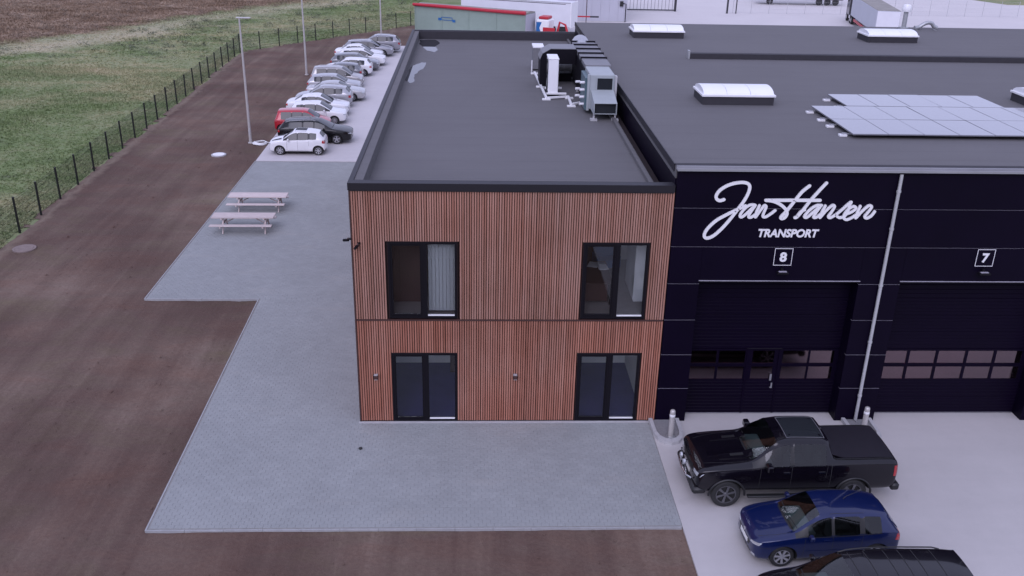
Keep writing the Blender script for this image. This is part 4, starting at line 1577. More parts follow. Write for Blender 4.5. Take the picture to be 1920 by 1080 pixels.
def make_car(name, label, kind, L, Wd, H, wb, wr, pm_, loc, heading, rim='rim8', lvl=2, near=False, group=None, trim='black_plastic', roofm=None, gclear=None, tail_red=True, front_axle=None):
    """heading: +1 nose toward +x, -1 toward -x (radians offset may be added as tuple)"""
    rz = 0 if heading[0] > 0 else math.pi
    t = thing(name, label, 'car', loc, rz + heading[1], group)
    spec = CARS[kind]
    st = spec['st']
    N = len(st)
    hw = Wd / 2
    rings = []
    for (fx, zb, zs, zbl, zt, w, wt) in st:
        x = L / 2 - fx * L
        zb, zs, zbl, zt = zb * H, zs * H, zbl * H, zt * H
        w *= hw
        wt *= hw
        dz = zt - zbl
        z6 = zbl + dz * .84
        w5 = w - .03
        w6 = wt + (w5 - wt) * .10
        half = [(0, zb), (.70 * w, zb), (.95 * w, zb + .06 * H * .6), (w * .995, zb + .45 * (zs - zb)), (w, zs), (w5, zbl), (w6, z6), (wt - .07, zt - .008), (wt * .5, zt + .012 * H), (0, zt + .018 * H)]
        rings.append((x, half))
    bm = bmesh.new()
    cr = bm.edges.layers.float.new('crease_edge')
    cv = bm.verts.layers.float.new('crease_vert')
    K = 10
    VL = []
    for (x, half) in rings:
        row = {}
        for j, (y, z) in enumerate(half):
            if j in (0, 9):
                v = bm.verts.new((x, 0, z)); row[(j, 1)] = row[(j, -1)] = v
            else:
                row[(j, 1)] = bm.verts.new((x, y, z)); row[(j, -1)] = bm.verts.new((x, -y, z))
        VL.append(row)
    ws, sg, rg = spec['ws'], spec['sg'], spec['rg']
    for i in range(N - 1):
        for s in (1, -1):
            for j in range(K - 1):
                q = [VL[i][(j, s)], VL[i][(j + 1, s)], VL[i + 1][(j + 1, s)], VL[i + 1][(j, s)]]
                if s == 1:
                    q = q[::-1]
                f = bm.faces.new(q)
                mi = 0
                if j in (7, 8) and (ws[0] <= i < ws[1] or rg[0] <= i < rg[1]):
                    mi = 1
                if j == 5 and any(a <= i < b for a, b in sg):
                    mi = 1
                if j == 5 and mi == 0 and sg[0][0] - 1 <= i < sg[-1][1]:
                    mi = 2
                if j == 1 or j == 0:
                    mi = 2
                f.material_index = mi
                f.smooth = True
    for i in (0, N - 1):
        for j in range(K - 1):
            if j == 0:
                q = [VL[i][(0, 1)], VL[i][(1, 1)], VL[i][(1, -1)]]
            elif j == K - 2:
                q = [VL[i][(j, 1)], VL[i][(9, 1)], VL[i][(j, -1)]]
            else:
                q = [VL[i][(j, 1)], VL[i][(j + 1, 1)], VL[i][(j + 1, -1)], VL[i][(j, -1)]]
            if i == N - 1:
                q = q[::-1]
            f = bm.faces.new(q)
            f.smooth = True
    bmesh.ops.recalc_face_normals(bm, faces=bm.faces[:])
    for e in bm.edges:
        ms = {f.material_index for f in e.link_faces}
        if 1 in ms and len(ms) > 1:
            e[cr] = 1.0
    for v in bm.verts:
        gl = [f for f in v.link_faces if f.material_index == 1]
        if len(gl) == 1:
            v[cv] = .85
    for i in range(1, N - 1):
        for s in (1, -1):
            e = bm.edges.get((VL[i][(4, s)], VL[i + 1][(4, s)]))
            if e: e[cr] = .35
            e = bm.edges.get((VL[i][(5, s)], VL[i + 1][(5, s)]))
            if e and e[cr] < .5: e[cr] = .45
            if kind == 'pickup' and i >= 13:
                for j in (6, 7):
                    e = bm.edges.get((VL[i][(j, s)], VL[i + 1][(j, s)]))
                    if e: e[cr] = .6
    me = bpy.data.meshes.new('body')
    bm.to_mesh(me)
    bm.free()
    mats = [pm_, 'car_glass' if near else 'glass_dark', trim, 'rubber']
    for m in mats:
        me.materials.append(getm(m))
    o = bpy.data.objects.new('body', me)
    COL.objects.link(o)
    md = o.modifiers.new('s', 'SUBSURF'); md.levels = lvl; md.render_levels = lvl
    fa = L / 2 - (front_axle if front_axle else (.20 if kind != 'pickup' else .157) * L)
    axles = (fa, fa - wb)
    cut = MB()
    for ax in axles:
        for s in (-1, 1):
            y0, y1 = sorted((s * (hw - .27), s * (hw + .3)))
            n = 24
            r_ = wr * 1.17
            pts = [(ax + r_ * math.cos(2 * math.pi * k / n), wr * 1.02 + r_ * math.sin(2 * math.pi * k / n)) for k in range(n)]
            cut.prism(pts[::-1], y0, y1, 3, 'y')
    cm = cut.mesh('cut')
    for m in mats:
        cm.materials.append(getm(m))
    co = bpy.data.objects.new('cut', cm)
    COL.objects.link(co)
    bo = o.modifiers.new('b', 'BOOLEAN'); bo.operation = 'DIFFERENCE'; bo.object = co; bo.solver = 'EXACT'
    full = eval_mods(o)
    bpy.data.objects.remove(o); bpy.data.objects.remove(co)
    bm = bmesh.new(); bm.from_mesh(full)
    bvh = BVHTree.FromBMesh(bm)
    # split the panes off the shell
    gf = [f for f in bm.faces if f.material_index == 1]
    todo = set(gf)
    comps = []
    while todo:
        s0 = todo.pop(); stack = [s0]; comp = [s0]
        while stack:
            f = stack.pop()
            for e in f.edges:
                for f2 in e.link_faces:
                    if f2 in todo:
                        todo.discard(f2); stack.append(f2); comp.append(f2)
        comps.append(comp)
    for comp in comps:
        idx = {}
        V, F = [], []
        for f in comp:
            q = []
            for v in f.verts:
                if v.index not in idx:
                    idx[v.index] = len(V); V.append(v.co.copy())
                q.append(idx[v.index])
            F.append(q)
        c = sum(V, Vector()) / len(V)
        nm = 'windscreen' if c.x > L * .02 and abs(c.y) < .2 else ('rear_window' if abs(c.y) < .2 else 'side_window')
        pmsh = MB(); pmsh.add(V, F)
        p_ = pmsh.build(nm, ('windscreen_glass' if nm == 'windscreen' else 'car_glass') if near else 'glass_dark', t)
        p_.data.polygons.foreach_set('use_smooth', [True] * len(p_.data.polygons))
    bmesh.ops.delete(bm, geom=gf, context='FACES')
    bme = bpy.data.meshes.new('body')
    bm.to_mesh(bme); bm.free()
    for m in mats:
        if len(bme.materials) < 4:
            bme.materials.append(getm(m))
    bme.polygons.foreach_set('use_smooth', [True] * len(bme.polygons))
    bme.set_sharp_from_angle(angle=R(38))
    obj('body', bme, None, t)
    # wheels
    for ax in axles:
        for s in (-1, 1):
            w_ = obj('wheel', TYRE, None, t, (ax, s * (hw - .125), wr))
            w_.scale = (wr, wr * .62 if wr > .38 else wr * .66, wr)
            if s > 0:
                w_.rotation_euler = (0, 0, math.pi)
            r_ = obj('rim', RIMS[rim], None, w_)
    xf, xr = L / 2, -L / 2
    hz = lambda f: f * H
    # lights, plates, seams
    def add(nm, me_, m):
        me_.name = nm
        return obj(nm, me_, m, t)
    pk = kind == 'pickup'
    zl = .455 if not pk else .50
    for s in (-1, 1):
        if pk:
            q = [(s * .60 * hw, hz(.50)), (s * .93 * hw, hz(.50)), (s * .95 * hw, hz(.555)), (s * .62 * hw, hz(.555))]
        else:
            q = [(s * .50 * hw, hz(zl - .035)), (s * .88 * hw, hz(zl + .0)), (s * .90 * hw, hz(zl + .06)), (s * .60 * hw, hz(zl + .02))]
        add('headlight', patch(bvh, q, 'x', 1, .006, 3), 'lamp_clear')
        if pk:
            q = [(s * .80 * hw, hz(.50)), (s * .93 * hw, hz(.50)), (s * .93 * hw, hz(.66)), (s * .80 * hw, hz(.66))]
            q2 = [(xr + .03, hz(.50)), (xr + .16, hz(.50)), (xr + .16, hz(.66)), (xr + .05, hz(.66))]
        else:
            q = [(s * .62 * hw, hz(.50)), (s * .88 * hw, hz(.50)), (s * .86 * hw, hz(.64)), (s * .70 * hw, hz(.64))]
            q2 = [(xr + .04, hz(.50)), (xr + .20, hz(.53)), (xr + .16, hz(.64)), (xr + .08, hz(.65))]
        add('taillight', patch(bvh, q, 'x', -1, .006, 2), 'lamp_red')
        add('taillight', patch(bvh, q2, 'y', s, .006, 2), 'lamp_red')
        # mirrors
        mx = L / 2 - (spec['st'][6][0] + .01) * L
        my = hw * 1.0
        mb = MB()
        sc = 1.45 if pk else 1.0
        zc = hz(.675 if not pk else .70)
        mb.cbox((mx - .05 * sc, min(s * (my + .0), s * (my + .17 * sc)), zc - .06 * sc), (mx + .06 * sc, max(s * (my + .0), s * (my + .17 * sc)), zc + .075 * sc), .03)
        mb.box((mx - .03, min(s * (my - .07), s * (my + .01)), zc - .05), (mx + .03, max(s * (my - .07), s * (my + .01)), zc - .01))
        add('mirror', mb.mesh('mirror', 30), pm_)
        # door seams and handles
        xa = L / 2 - .33 * L if not pk else L / 2 - .31 * L
        xb_ = L / 2 - .52 * L if not pk else L / 2 - .465 * L
        xc = L / 2 - .715 * L if not pk else L / 2 - .635 * L
        zlo, zhi = hz(.20 if not pk else .27), hz(.645 if not pk else .68)
        for line in ([(xa, zlo + .05), (xa - .02, zhi)], [(xb_, zlo), (xb_, zhi)], [(xc, zlo + .22 * H), (xc - .03, zhi)], [(xa, zlo), (xc + .05, zlo)]):
            add('door_seam', ribbon(bvh, line, 'y', s, .010), 'rubber')
        for xh in (xb_ + .14, xc + .12):
            q = [(xh - .09, hz(.565)), (xh + .09, hz(.565)), (xh + .09, hz(.585)), (xh - .09, hz(.585))]
            add('door_handle', patch(bvh, q, 'y', s, .022, 1, .03), 'chrome' if pk else pm_)
        # side sill
    zg = (.30, .40) if not pk else (.46, .60)
    q = [(-.42 * hw, hz(zg[0])), (.42 * hw, hz(zg[0])), (.52 * hw, hz(zg[1])), (-.52 * hw, hz(zg[1]))]
    add('grille', patch(bvh, q, 'x', 1, .004, 2), 'black_plastic')
    q = [(-.6 * hw, hz(.19)), (.6 * hw, hz(.19)), (.7 * hw, hz(.255)), (-.7 * hw, hz(.255))]
    if not pk:
        add('lower_intake', patch(bvh, q, 'x', 1, .004, 2), 'black_plastic')
    for d, z in ((1, .31 if not pk else .36), (-1, .42 if not pk else .42)):
        q = [(-.26, hz(z)), (.26, hz(z)), (.26, hz(z) + .11), (-.26, hz(z) + .11)]
        add('number_plate', patch(bvh, q, 'x', d, .014, 1), 'plate_white')
    # bonnet shut line
    xc0, xc1 = L / 2 - spec['st'][5][0] * L + .06, L / 2 - .045 * L
    for s in (-1, 1):
        add('bonnet_seam', ribbon(bvh, [(xc0, s * .74 * hw), ((xc0 + xc1) / 2, s * .73 * hw), (xc1, s * .62 * hw)], 'z', 1, .009), 'rubber')
        if near:
            x0 = L / 2 - (spec['st'][5][0] - .004) * L
            add('wiper', ribbon(bvh, [(x0 - .08, s * .1), (x0 - .12, s * .1 + .5 * (1 if s < 0 else 1) * (.9 if s > 0 else 1) * s)], 'z', 1, .02, .012), 'black_plastic')
    if near and not pk:
        for s in (-1, 1):
            q = [(s * .62 * hw, hz(.20)), (s * .80 * hw, hz(.21)), (s * .80 * hw, hz(.255)), (s * .64 * hw, hz(.25))]
            add('fog_light', patch(bvh, q, 'x', 1, .008, 1), 'lamp_clear')
            add('bumper_seam', ribbon(bvh, [(xf - .10, hz(.40)), (xf - .30, hz(.44)), (xf - .42, hz(.42))], 'y', s, .008), 'rubber')
            add('bumper_seam', ribbon(bvh, [(xr + .08, hz(.45)), (xr + .30, hz(.46)), (xr + .42, hz(.42))], 'y', s, .008), 'rubber')
            add('side_moulding', ribbon(bvh, [(xa - .05, hz(.36)), (xc + .05, hz(.37))], 'y', s, .035, .010), pm_)
            sx_, ex_ = L / 2 - spec['st'][6][0] * L, L / 2 - spec['st'][12][0] * L
            add('window_trim', ribbon(bvh, [(sx_, spec['st'][6][3] * H - .012), ((sx_ + ex_) / 2, spec['st'][9][3] * H - .012), (ex_, spec['st'][12][3] * H - .012)], 'y', s, .018, .005), 'black_plastic')
        q = [(.055 * math.cos(2 * math.pi * k / 10), hz(.455) + .05 * math.sin(2 * math.pi * k / 10)) for k in range(10)]
        add('badge', patch(bvh, q, 'x', 1, .012, 0), 'chrome')
        add('grille_bar', ribbon(bvh, [(-.40 * hw, hz(.37)), (.40 * hw, hz(.37))], 'x', 1, .012, .010), 'chrome')
        add('roof_seam', ribbon(bvh, [(-.02, .62 * hw), (-.9, .60 * hw)], 'z', 1, .012, .003), 'rubber')
        add('roof_seam', ribbon(bvh, [(-.02, -.62 * hw), (-.9, -.60 * hw)], 'z', 1, .012, .003), 'rubber')
    if pk:
        for s in (-1, 1):
            add('bed_rail_cap', ribbon(bvh, [(-.95, s * .845), (-2.0, s * .85), (-2.64, s * .83)], 'z', 1, .05, .012), 'black_plastic')
            add('bed_seam', ribbon(bvh, [(L / 2 - .66 * L, hz(.26)), (L / 2 - .66 * L, hz(.70))], 'y', s, .014), 'rubber')
            add('belt_trim', ribbon(bvh, [(L / 2 - .34 * L, hz(.665)), (L / 2 - .63 * L, hz(.675))], 'y', s, .020, .008), 'chrome')
            add('fuel_flap_seam' if s < 0 else 'side_badge', ribbon(bvh, [(-1.25, hz(.56)), (-1.45, hz(.56))], 'y', s, .012), 'rubber')
        for z in (.49, .52, .55):
            add('grille_bar', ribbon(bvh, [(-.48 * hw, hz(z)), (.48 * hw, hz(z))], 'x', 1, .018, .012), 'rim_dark')
    add('scuttle', ribbon(bvh, [(L / 2 - spec['st'][5][0] * L, -.66 * hw), (L / 2 - spec['st'][5][0] * L + .03, 0), (L / 2 - spec['st'][5][0] * L, .66 * hw)], 'z', 1, .07), 'black_plastic')
    if near:
        f1 = spec['st'][7][0]
        xs_ = L / 2 - (f1 + .03) * L
        zseat = .36 * H
        for row, xx in enumerate((xs_, xs_ - .85)):
            for s in (-1, 1):
                mb = MB()
                y = s * .40 * hw
                mb.cbox((xx - .25, y - .23, zseat - .12), (xx + .25, y + .23, zseat), .05)
                mb.cbox((xx - .38, y - .22, zseat + .002), (xx - .24, y + .22, zseat + .55), .05)
                mb.cbox((xx - .36, y - .12, zseat + .57), (xx - .27, y + .12, zseat + .72), .04)
                add('seat', mb.mesh('seat', 40), 'seat_cloth')
        x5, x6 = L / 2 - spec['st'][5][0] * L, L / 2 - spec['st'][6][0] * L
        zd = spec['st'][5][4] * H
        mb = MB(); mb.cbox((x6 - .28, -.72 * hw, zd - .24), (x5 - .10, .72 * hw, zd - .07), .05)
        add('dashboard', mb.mesh('dash', 40), mat('dash_grey', (.20, .21, .21), .7))
        mb = MB()
        cw = Vector((x6 - .40, .38 * hw, zd - .08))
        mb.tube([cw + Vector((.09 * math.cos(a), .18 * math.sin(a), .16 * math.cos(a))) for a in [2 * math.pi * k / 16 for k in range(17)]], .014, 6, cap=False)
        add('steering_wheel', mb.mesh('steer', 60), 'black_plastic')
    return t, bvh


P_WHITE = paint('paint_white', (.72, .72, .74), 0, .35)
P_SILVER = paint('paint_silver', (.40, .40, .42), .5, .35)
P_SILVER2 = paint('paint_silver_b', (.46, .455, .46), .45, .35)
P_BEIGE = paint('paint_greybeige', (.36, .35, .345), .45, .35)
P_GREY = paint('paint_grey', (.16, .165, .18), .4, .32)
P_GREY2 = paint('paint_grey_b', (.27, .27, .295), .4, .32)
P_DGREY = paint('paint_dark_grey', (.085, .09, .105), .4, .3)
P_BLACK = paint('paint_black', (.005, .005, .006), 0, .25, .5, .2)
P_BLACKP = paint('paint_black_pickup', (.004, .003, .006), 0, .22, .75, .12)
P_RED = paint('paint_red', (.40, .008, .020), .1, .3)
P_BLUE = paint('paint_blue', (.003, .009, .062), .2, .3, .8, .3)
P_VAN = paint('paint_black_van', (.006, .005, .008), 0, .22, .7, .2)

# pickup, hatchback and people carrier on the yard
GZ = .03
tp, bv = make_car('pickup_truck', 'black crew cab pickup with covered bed parked before the loading door', 'pickup', 5.62, 2.04, 1.95, 3.52, .415, P_BLACKP, (12.36, -3.50, GZ), (-1, R(1.0)), 'rim6', 3, True)
tp['category'] = 'pickup'
hw = 1.02
def hang(t, nm, me_, m):
    me_.name = nm
    return obj(nm, me_, m, t)
# tonneau cover, glass roof with bright border, bull bar, arches, running boards, hood vents
q = [(-.93, -.80), (-.93, .80), (-2.66, .79), (-2.66, -.79)]
hang(tp, 'bed_cover', patch(bv, q, 'z', 1, .016, 4, .03), mat('tonneau', (.016, .014, .020), .55, spec=.3, var=.2))
q = [(.28, -.50), (.28, .50), (-.72, .52), (-.72, -.52)]
hang(tp, 'sunroof', patch(bv, q, 'z', 1, .006, 4, .012), 'glass_dark')
hang(tp, 'sunroof_border', ribbon(bv, [(.30, -.52), (.30, .52), (-.74, .54), (-.74, -.54), (.30, -.52)], 'z', 1, .013, .009), 'duct_grey')
for s in (-1, 1):
    for ax in (2.81 - .157 * 5.62, 2.81 - .157 * 5.62 - 3.52):
        mb = MB()
        n = 14
        pts = [(ax + .50 * math.cos(math.pi * k / n), s * 1.012, .425 + .50 * math.sin(math.pi * k / n)) for k in range(n + 1)]
        mb.tube(pts, .03, 6)
        hang(tp, 'wheel_arch_flare', mb.mesh('flare', 60), 'black_plastic')
    mb = MB(); mb.cbox((-1.30, min(s * .93, s * 1.08), .36), (1.35, max(s * .93, s * 1.08), .42), .02)
    hang(tp, 'running_board', mb.mesh('board'), 'black_plastic')
    q = [(1.15, s * .34), (2.15, s * .34), (2.1, s * .58), (1.2, s * .62)]
    hang(tp, 'bonnet_bulge', patch(bv, q, 'z', 1, .022, 3, .03), P_BLACKP)
    q = [(1.42, s * .40), (1.78, s * .40), (1.78, s * .50), (1.42, s * .50)]
    hang(tp, 'bonnet_vent', patch(bv, q, 'z', 1, .034, 1, .02), 'black_plastic')
    mb = MB(); mb.tube([(2.90, s * .30, .72), (2.95, s * .30, .9), (2.93, s * .30, 1.12)], .028, 8)
    hang(tp, 'bull_bar_upright', mb.mesh('bar', 60), 'chrome')
    mb = MB(); mb.lathe([(.0, 0), (.085, 0), (.085, .05), (.0, .06)], 14); o = hang(tp, 'spotlight', mb.mesh('spot', 40), 'lamp_clear'); o.location = (2.94, s * .17, .98); o.rotation_euler = (0, R(90), 0)
mb = MB(); mb.tube([(2.83, -.62, .74), (2.95, -.45, .74), (2.98, 0, .74), (2.95, .45, .74), (2.83, .62, .74)], .032, 8); hang(tp, 'bull_bar', mb.mesh('bar', 60), 'chrome')
mb = MB(); mb.cbox((2.49, -.98, .43), (2.87, .98, .64), .06); hang(tp, 'front_bumper', mb.mesh('bumper', 40), 'black_plastic')
mb = MB(); mb.cbox((-2.92, -.98, .46), (-2.68, .98, .68), .05); hang(tp, 'rear_bumper', mb.mesh('bumper', 40), 'black_plastic')

th, bv = make_car('hatchback_car', 'dark blue five door hatchback parked beside the black pickup', 'hatch', 3.80, 1.64, 1.44, 2.38, .315, P_BLUE, (12.38, -6.18, GZ), (-1, R(2.2)), 'rim8', 3, True)
mb = MB(); mb.tube([(-.55, .0, 1.475), (-.63, .0, 1.56), (-.95, 0, 1.70)], [.012, .008, .004], 6); hang(th, 'aerial', mb.mesh('aerial'), 'black_plastic')
q = [(-1.62, -.52), (-1.62, .52), (-1.84, .50), (-1.84, -.50)]
hang(th, 'roof_spoiler', patch(bv, q, 'z', 1, .02, 3, .03), P_BLUE)

tv, bv = make_car('people_carrier', 'black people carrier with ribbed roof and roof rails cut off by the frame', 'mpv', 5.0, 1.88, 1.84, 3.0, .34, P_VAN, (12.5, -9.12, GZ), (-1, R(2.0)), 'rim5', 3, True)
for s in (-1, 1):
    pts = []
    for k in range(14):
        x = .60 - k * .185
        h, n, i, _ = bv.ray_cast(Vector((x, s * .58, 4)), Vector((0, 0, -1)))
        pts.append((x, s * .58, h.z + (.045 if 0 < k < 13 else .0)))
    mb = MB(); mb.tube(pts, .016, 6); hang(tv, 'roof_rail', mb.mesh('rail', 60), 'black_plastic')
for x in (.42, .06, -.40, -.74, -1.06, -1.50):
    hang(tv, 'roof_rib', ribbon(bv, [(x, -.50), (x, .50)], 'z', 1, .016, .006), 'rubber')

# the row of parked cars along the soil drive: centre x, heading, body and finish
ROW = [
    ('city_car', 'white city car with black bonnet stripes, first in the row of parked cars', 'hatch', 3.47, 1.62, 1.46, 2.34, .295, P_WHITE, -7.38, -1, 'rim8'),
    ('estate_car', 'black estate car parked between the white city car and the red hatchback', 'wagon', 4.72, 1.80, 1.46, 2.78, .32, P_BLACK, -6.75, 1, 'rim5'),
    ('hatchback_car', 'only red hatchback in the row of parked cars', 'mpv', 3.62, 1.62, 1.50, 2.39, .295, P_RED, -7.95, 1, 'rim_cap'),
    ('hatchback_car', 'white hatchback parked directly behind the red hatchback', 'hatch', 3.95, 1.69, 1.46, 2.47, .30, P_WHITE, -7.32, 1, 'rim_cap'),
    ('saloon_car', 'white saloon parked between the white hatchback and the silver crossover', 'sedan', 4.45, 1.78, 1.46, 2.67, .315, P_WHITE, -7.72, 1, 'rim8'),
    ('crossover_car', 'silver crossover with its tail toward the office, behind the white saloon', 'suv', 4.2, 1.77, 1.56, 2.54, .33, P_SILVER, -7.72, -1, 'rim5'),
    ('saloon_car', 'old silver saloon with boxy nose reaching past the silver crossover', 'sedan', 4.5, 1.72, 1.42, 2.67, .31, P_SILVER2, -7.12, 1, 'rim_cap'),
    ('hatchback_car', 'silver hatchback parked next beyond the boxy silver saloon', 'hatch', 4.2, 1.76, 1.47, 2.6, .31, P_SILVER, -7.62, 1, 'rim8'),
    ('compact_van', 'grey beige compact people carrier parked before the dark grey hatchback', 'mpv', 4.2, 1.78, 1.62, 2.65, .315, P_BEIGE, -7.75, 1, 'rim_cap'),
    ('hatchback_car', 'dark grey hatchback with its red tail lamps toward the office', 'hatch', 3.95, 1.69, 1.50, 2.5, .305, P_GREY, -7.85, -1, 'rim5'),
    ('hatchback_car', 'white hatchback with its tail toward the office, behind the dark grey one', 'hatch', 4.1, 1.76, 1.48, 2.58, .315, P_WHITE, -7.42, -1, 'rim8'),
    ('hatchback_car', 'blue grey hatchback squeezed between two white cars', 'hatch', 4.3, 1.79, 1.46, 2.63, .315, P_GREY, -7.18, 1, 'rim5'),
    ('hatchback_car', 'white hatchback facing the office beyond the blue grey hatchback', 'hatch', 4.4, 1.80, 1.47, 2.65, .32, P_WHITE, -6.88, 1, 'rim8'),
    ('saloon_car', 'white saloon parked third from the far end of the row', 'sedan', 4.5, 1.80, 1.45, 2.7, .32, P_WHITE, -7.35, 1, 'rim8'),
    ('estate_car', 'grey estate car parked second from the far end of the row', 'wagon', 4.75, 1.82, 1.48, 2.8, .325, P_GREY2, -6.75, 1, 'rim5'),
    ('sport_utility_car', 'grey sport utility car at the far end of the parked row', 'suv', 4.55, 1.84, 1.66, 2.66, .36, P_GREY2, -6.05, -1, 'rim5'),
]
YS = [31.75, 34.55, 37.15, 39.7, 42.2, 44.8, 47.15, 49.7, 52.2, 54.55, 57.1, 59.6, 62.1, 64.6, 67.0, 69.3]
for k, (nm, lb, kind, L, Wd, H, wb, wr, pm_, x, hd, rim) in enumerate(ROW):
    tc, bv = make_car(nm, lb, kind, L, Wd, H, wb, wr, pm_, (x + random.uniform(-.05, .05), YS[k], GZ), (hd, R(random.uniform(-1.5, 1.5))), rim, 2, False, 'cars parked in a row along the drive')
    if k == 0:
        for s in (-1, 1):
            q = [(.95, s * .30), (1.55, s * .36), (1.50, s * .54), (.92, s * .58)]
            hang(tc, 'bonnet_stripe', patch(bv, q, 'z', 1, .004, 2, .006), 'black_plastic')
        q = [(-.60, -.46), (.10, -.46), (.10, .46), (-.60, .46)]
        hang(tc, 'roof_panel', patch(bv, q, 'z', 1, .005, 3, .008), 'black_plastic')
    if k in (1, 5, 8, 14, 15):
        for s in (-1, 1):
            yy = s * Wd * .29
            pts = []
            for i in range(10):
                xx = L * (.02 - .40 * i / 9)
                h, n, i_, _ = bv.ray_cast(Vector((xx, yy, 4)), Vector((0, 0, -1)))
                pts.append((xx, yy, h.z + (.04 if 0 < i < 9 else 0)))
            mb = MB(); mb.tube(pts, .015, 6); hang(tc, 'roof_rail', mb.mesh('rail', 60), 'alu_matt')

# ------------------------------------------------------------------ picnic tables
def picnic(y, x0, L, label):
    t = thing('picnic_table', label, 'picnic table', (x0, y, .03), R(.6), 'picnic tables on the terrace')
    for i in range(5):
        B('top_plank', (0, -.39 + i * .158, .71), (L, -.39 + i * .158 + .148, .755), 'table_wood', t, .006)
    for s in (-1, 1):
        for j in range(2):
            a = s * .62 + (j - 1) * .145 + (.0 if s > 0 else 0)
            B('seat_plank', (-.02, a, .42), (L - .05, a + .135, .46), 'table_wood', t, .006)
    for x in (.45, L - .5):
        B('cross_beam', (x, -.76, .335), (x + .07, .76, .418), 'table_wood', t, .005)
        B('top_beam', (x, -.38, .63), (x + .07, .38, .708), 'table_wood', t, .005)
        for s in (-1, 1):
            mb = MB()
            mb.prism([(s * .20 - .05, .629), (s * .20 + .05, .629), (s * .52 + .05, .0), (s * .52 - .05, .0)][::-1], x + .071, x + .125, 0, 'x')
            mb.build('leg', 'table_wood', t)
    for x, s in ((.57, 1), (L - .5, -1)):
        mb = MB(); mb.tube([(x, 0, .37), (x + s * .55, 0, .66)], .028, 4); mb.build('brace', 'table_wood', t)


picnic(20.75, -9.0, 2.95, 'weathered wooden picnic table on the terrace, farther one nearer the parked cars')
picnic(17.55, -9.02, 2.95, 'weathered wooden picnic table on the terrace, nearer one toward the camera')

# ------------------------------------------------------------------ fence
fence = thing('wire_fence', 'long wire mesh fence on black posts between the field and the soil', 'fence')
pp = []
Ln = math.hypot(FB[0] - FA[0], FB[1] - FA[1])
n = int(Ln / 2.49)
for i in range(n + 1):
    pp.append((FA[0] + (FB[0] - FA[0]) * i / n, FA[1] + (FB[1] - FA[1]) * i / n))
Ln = math.hypot(FC[0] - FB[0], FC[1] - FB[1])
n = 10
for i in range(1, n + 3):
    pp.append((FB[0] + (FC[0] - FB[0]) * i / n, FB[1] + (FC[1] - FB[1]) * i / n))
pmesh_ = MB()
pmesh_.cbox((-.045, -.04, -.1), (.045, .04, 1.68), .006)
pmesh_.cbox((-.047, -.042, 1.681), (.047, .042, 1.70), .004)
pmesh_ = pmesh_.mesh('fence_post'); pmesh_.materials.append(MATS['post_black'])
for (x, y) in pp:
    o = obj('fence_post', pmesh_, None, fence, (x, y, -.02)); o.rotation_euler = (R(random.uniform(-.8, .8)), R(random.uniform(-.8, .8)), 0)
    o.scale = (1, 1, random.uniform(.97, 1.03))
for (a, b) in zip(pp[:-1], pp[1:]):
    mb = MB()
    va, vb = Vector((*a, 0)), Vector((*b, 0))
    d = (vb - va)
    dn = d.normalized()
    nn = Vector((-dn.y, dn.x, 0))
    def wire(p, q, w):
        up = (q - p).normalized()
        s1 = nn * w
        s2 = up.cross(nn).normalized() * w
        v = [p + s1, p - s1 * .5 + s2, p - s1 * .5 - s2, q + s1, q - s1 * .5 + s2, q - s1 * .5 - s2]
        mb.add(v, [(0, 1, 4, 3), (1, 2, 5, 4), (2, 0, 3, 5)])
    for z in (.06, .3, .55, .8, 1.05, 1.3, 1.5, 1.62):
        wire(va + Vector((0, 0, z)), vb + Vector((0, 0, z)), .0065)
    m = int(d.length / .11)
    for i in range(1, m):
        p = va.lerp(vb, i / m)
        wire(p + Vector((0, 0, .05)), p + Vector((0, 0, 1.62)), .005)
    mb.build('mesh_panel', 'wire_green', fence)

# lamp posts ---------------------------------------------------------------
for (x, y, h, lb) in ((-10.84, 33.96, 7.75, 'tall pale lamp post beside the first parked cars, its flat head visible'), (-11.06, 57.06, 8.4, 'tall pale lamp post halfway along the parked row'), (-6.75, 80.3, 8.4, 'tall pale lamp post beyond the far end of the parked row')):
    t = thing('lamp_post', lb, 'lamp post', (x, y, 0), 0, 'lamp posts along the drive')
    mb = MB(); mb.tube([(0, 0, -.05), (0, 0, 1.2), (0, 0, h)], [.10, .085, .05], 12); mb.build('pole', 'lamp_post', t, smooth=60)
    mb = MB(); mb.lathe([(.16, -.03), (.16, .05), (.105, .07)], 12); mb.build('base_collar', 'lamp_post', t)
    mb = MB(); mb.cbox((-.20, -.06, h + .0), (.66, .22, h + .07), .025); mb.build('lamp_head', 'lamp_post', t)
    mb = MB(); mb.box((.1, -.02, h - .012), (.58, .18, h - .001)); mb.build('lens', 'white_plastic', t)
    B('hatch_cover', (-.04, -.10, .55), (.04, -.085, .95), 'alu_matt', t)

# coil of pale hose at the lamp's foot
t = MB()
for k in range(3):
    r0 = .40 - .04 * k
    t.tube([(-10.2 + r0 * 1.1 * math.cos(a) + .03 * math.sin(3 * a + k), 33.75 + r0 * math.sin(a), .04 + .04 * k + .02 * math.sin(2 * a)) for a in [2 * math.pi * i / 24 for i in range(25)]], .035, 6, cap=False)
t.tube([(-9.8, 33.75, .1), (-9.55, 33.95, .03), (-9.45, 34.3, .03)], .035, 6)
tag(t.build('hose_coil', 'white_paint', smooth=60), 'coil of pale hose lying at the foot of the first lamp post', 'hose')

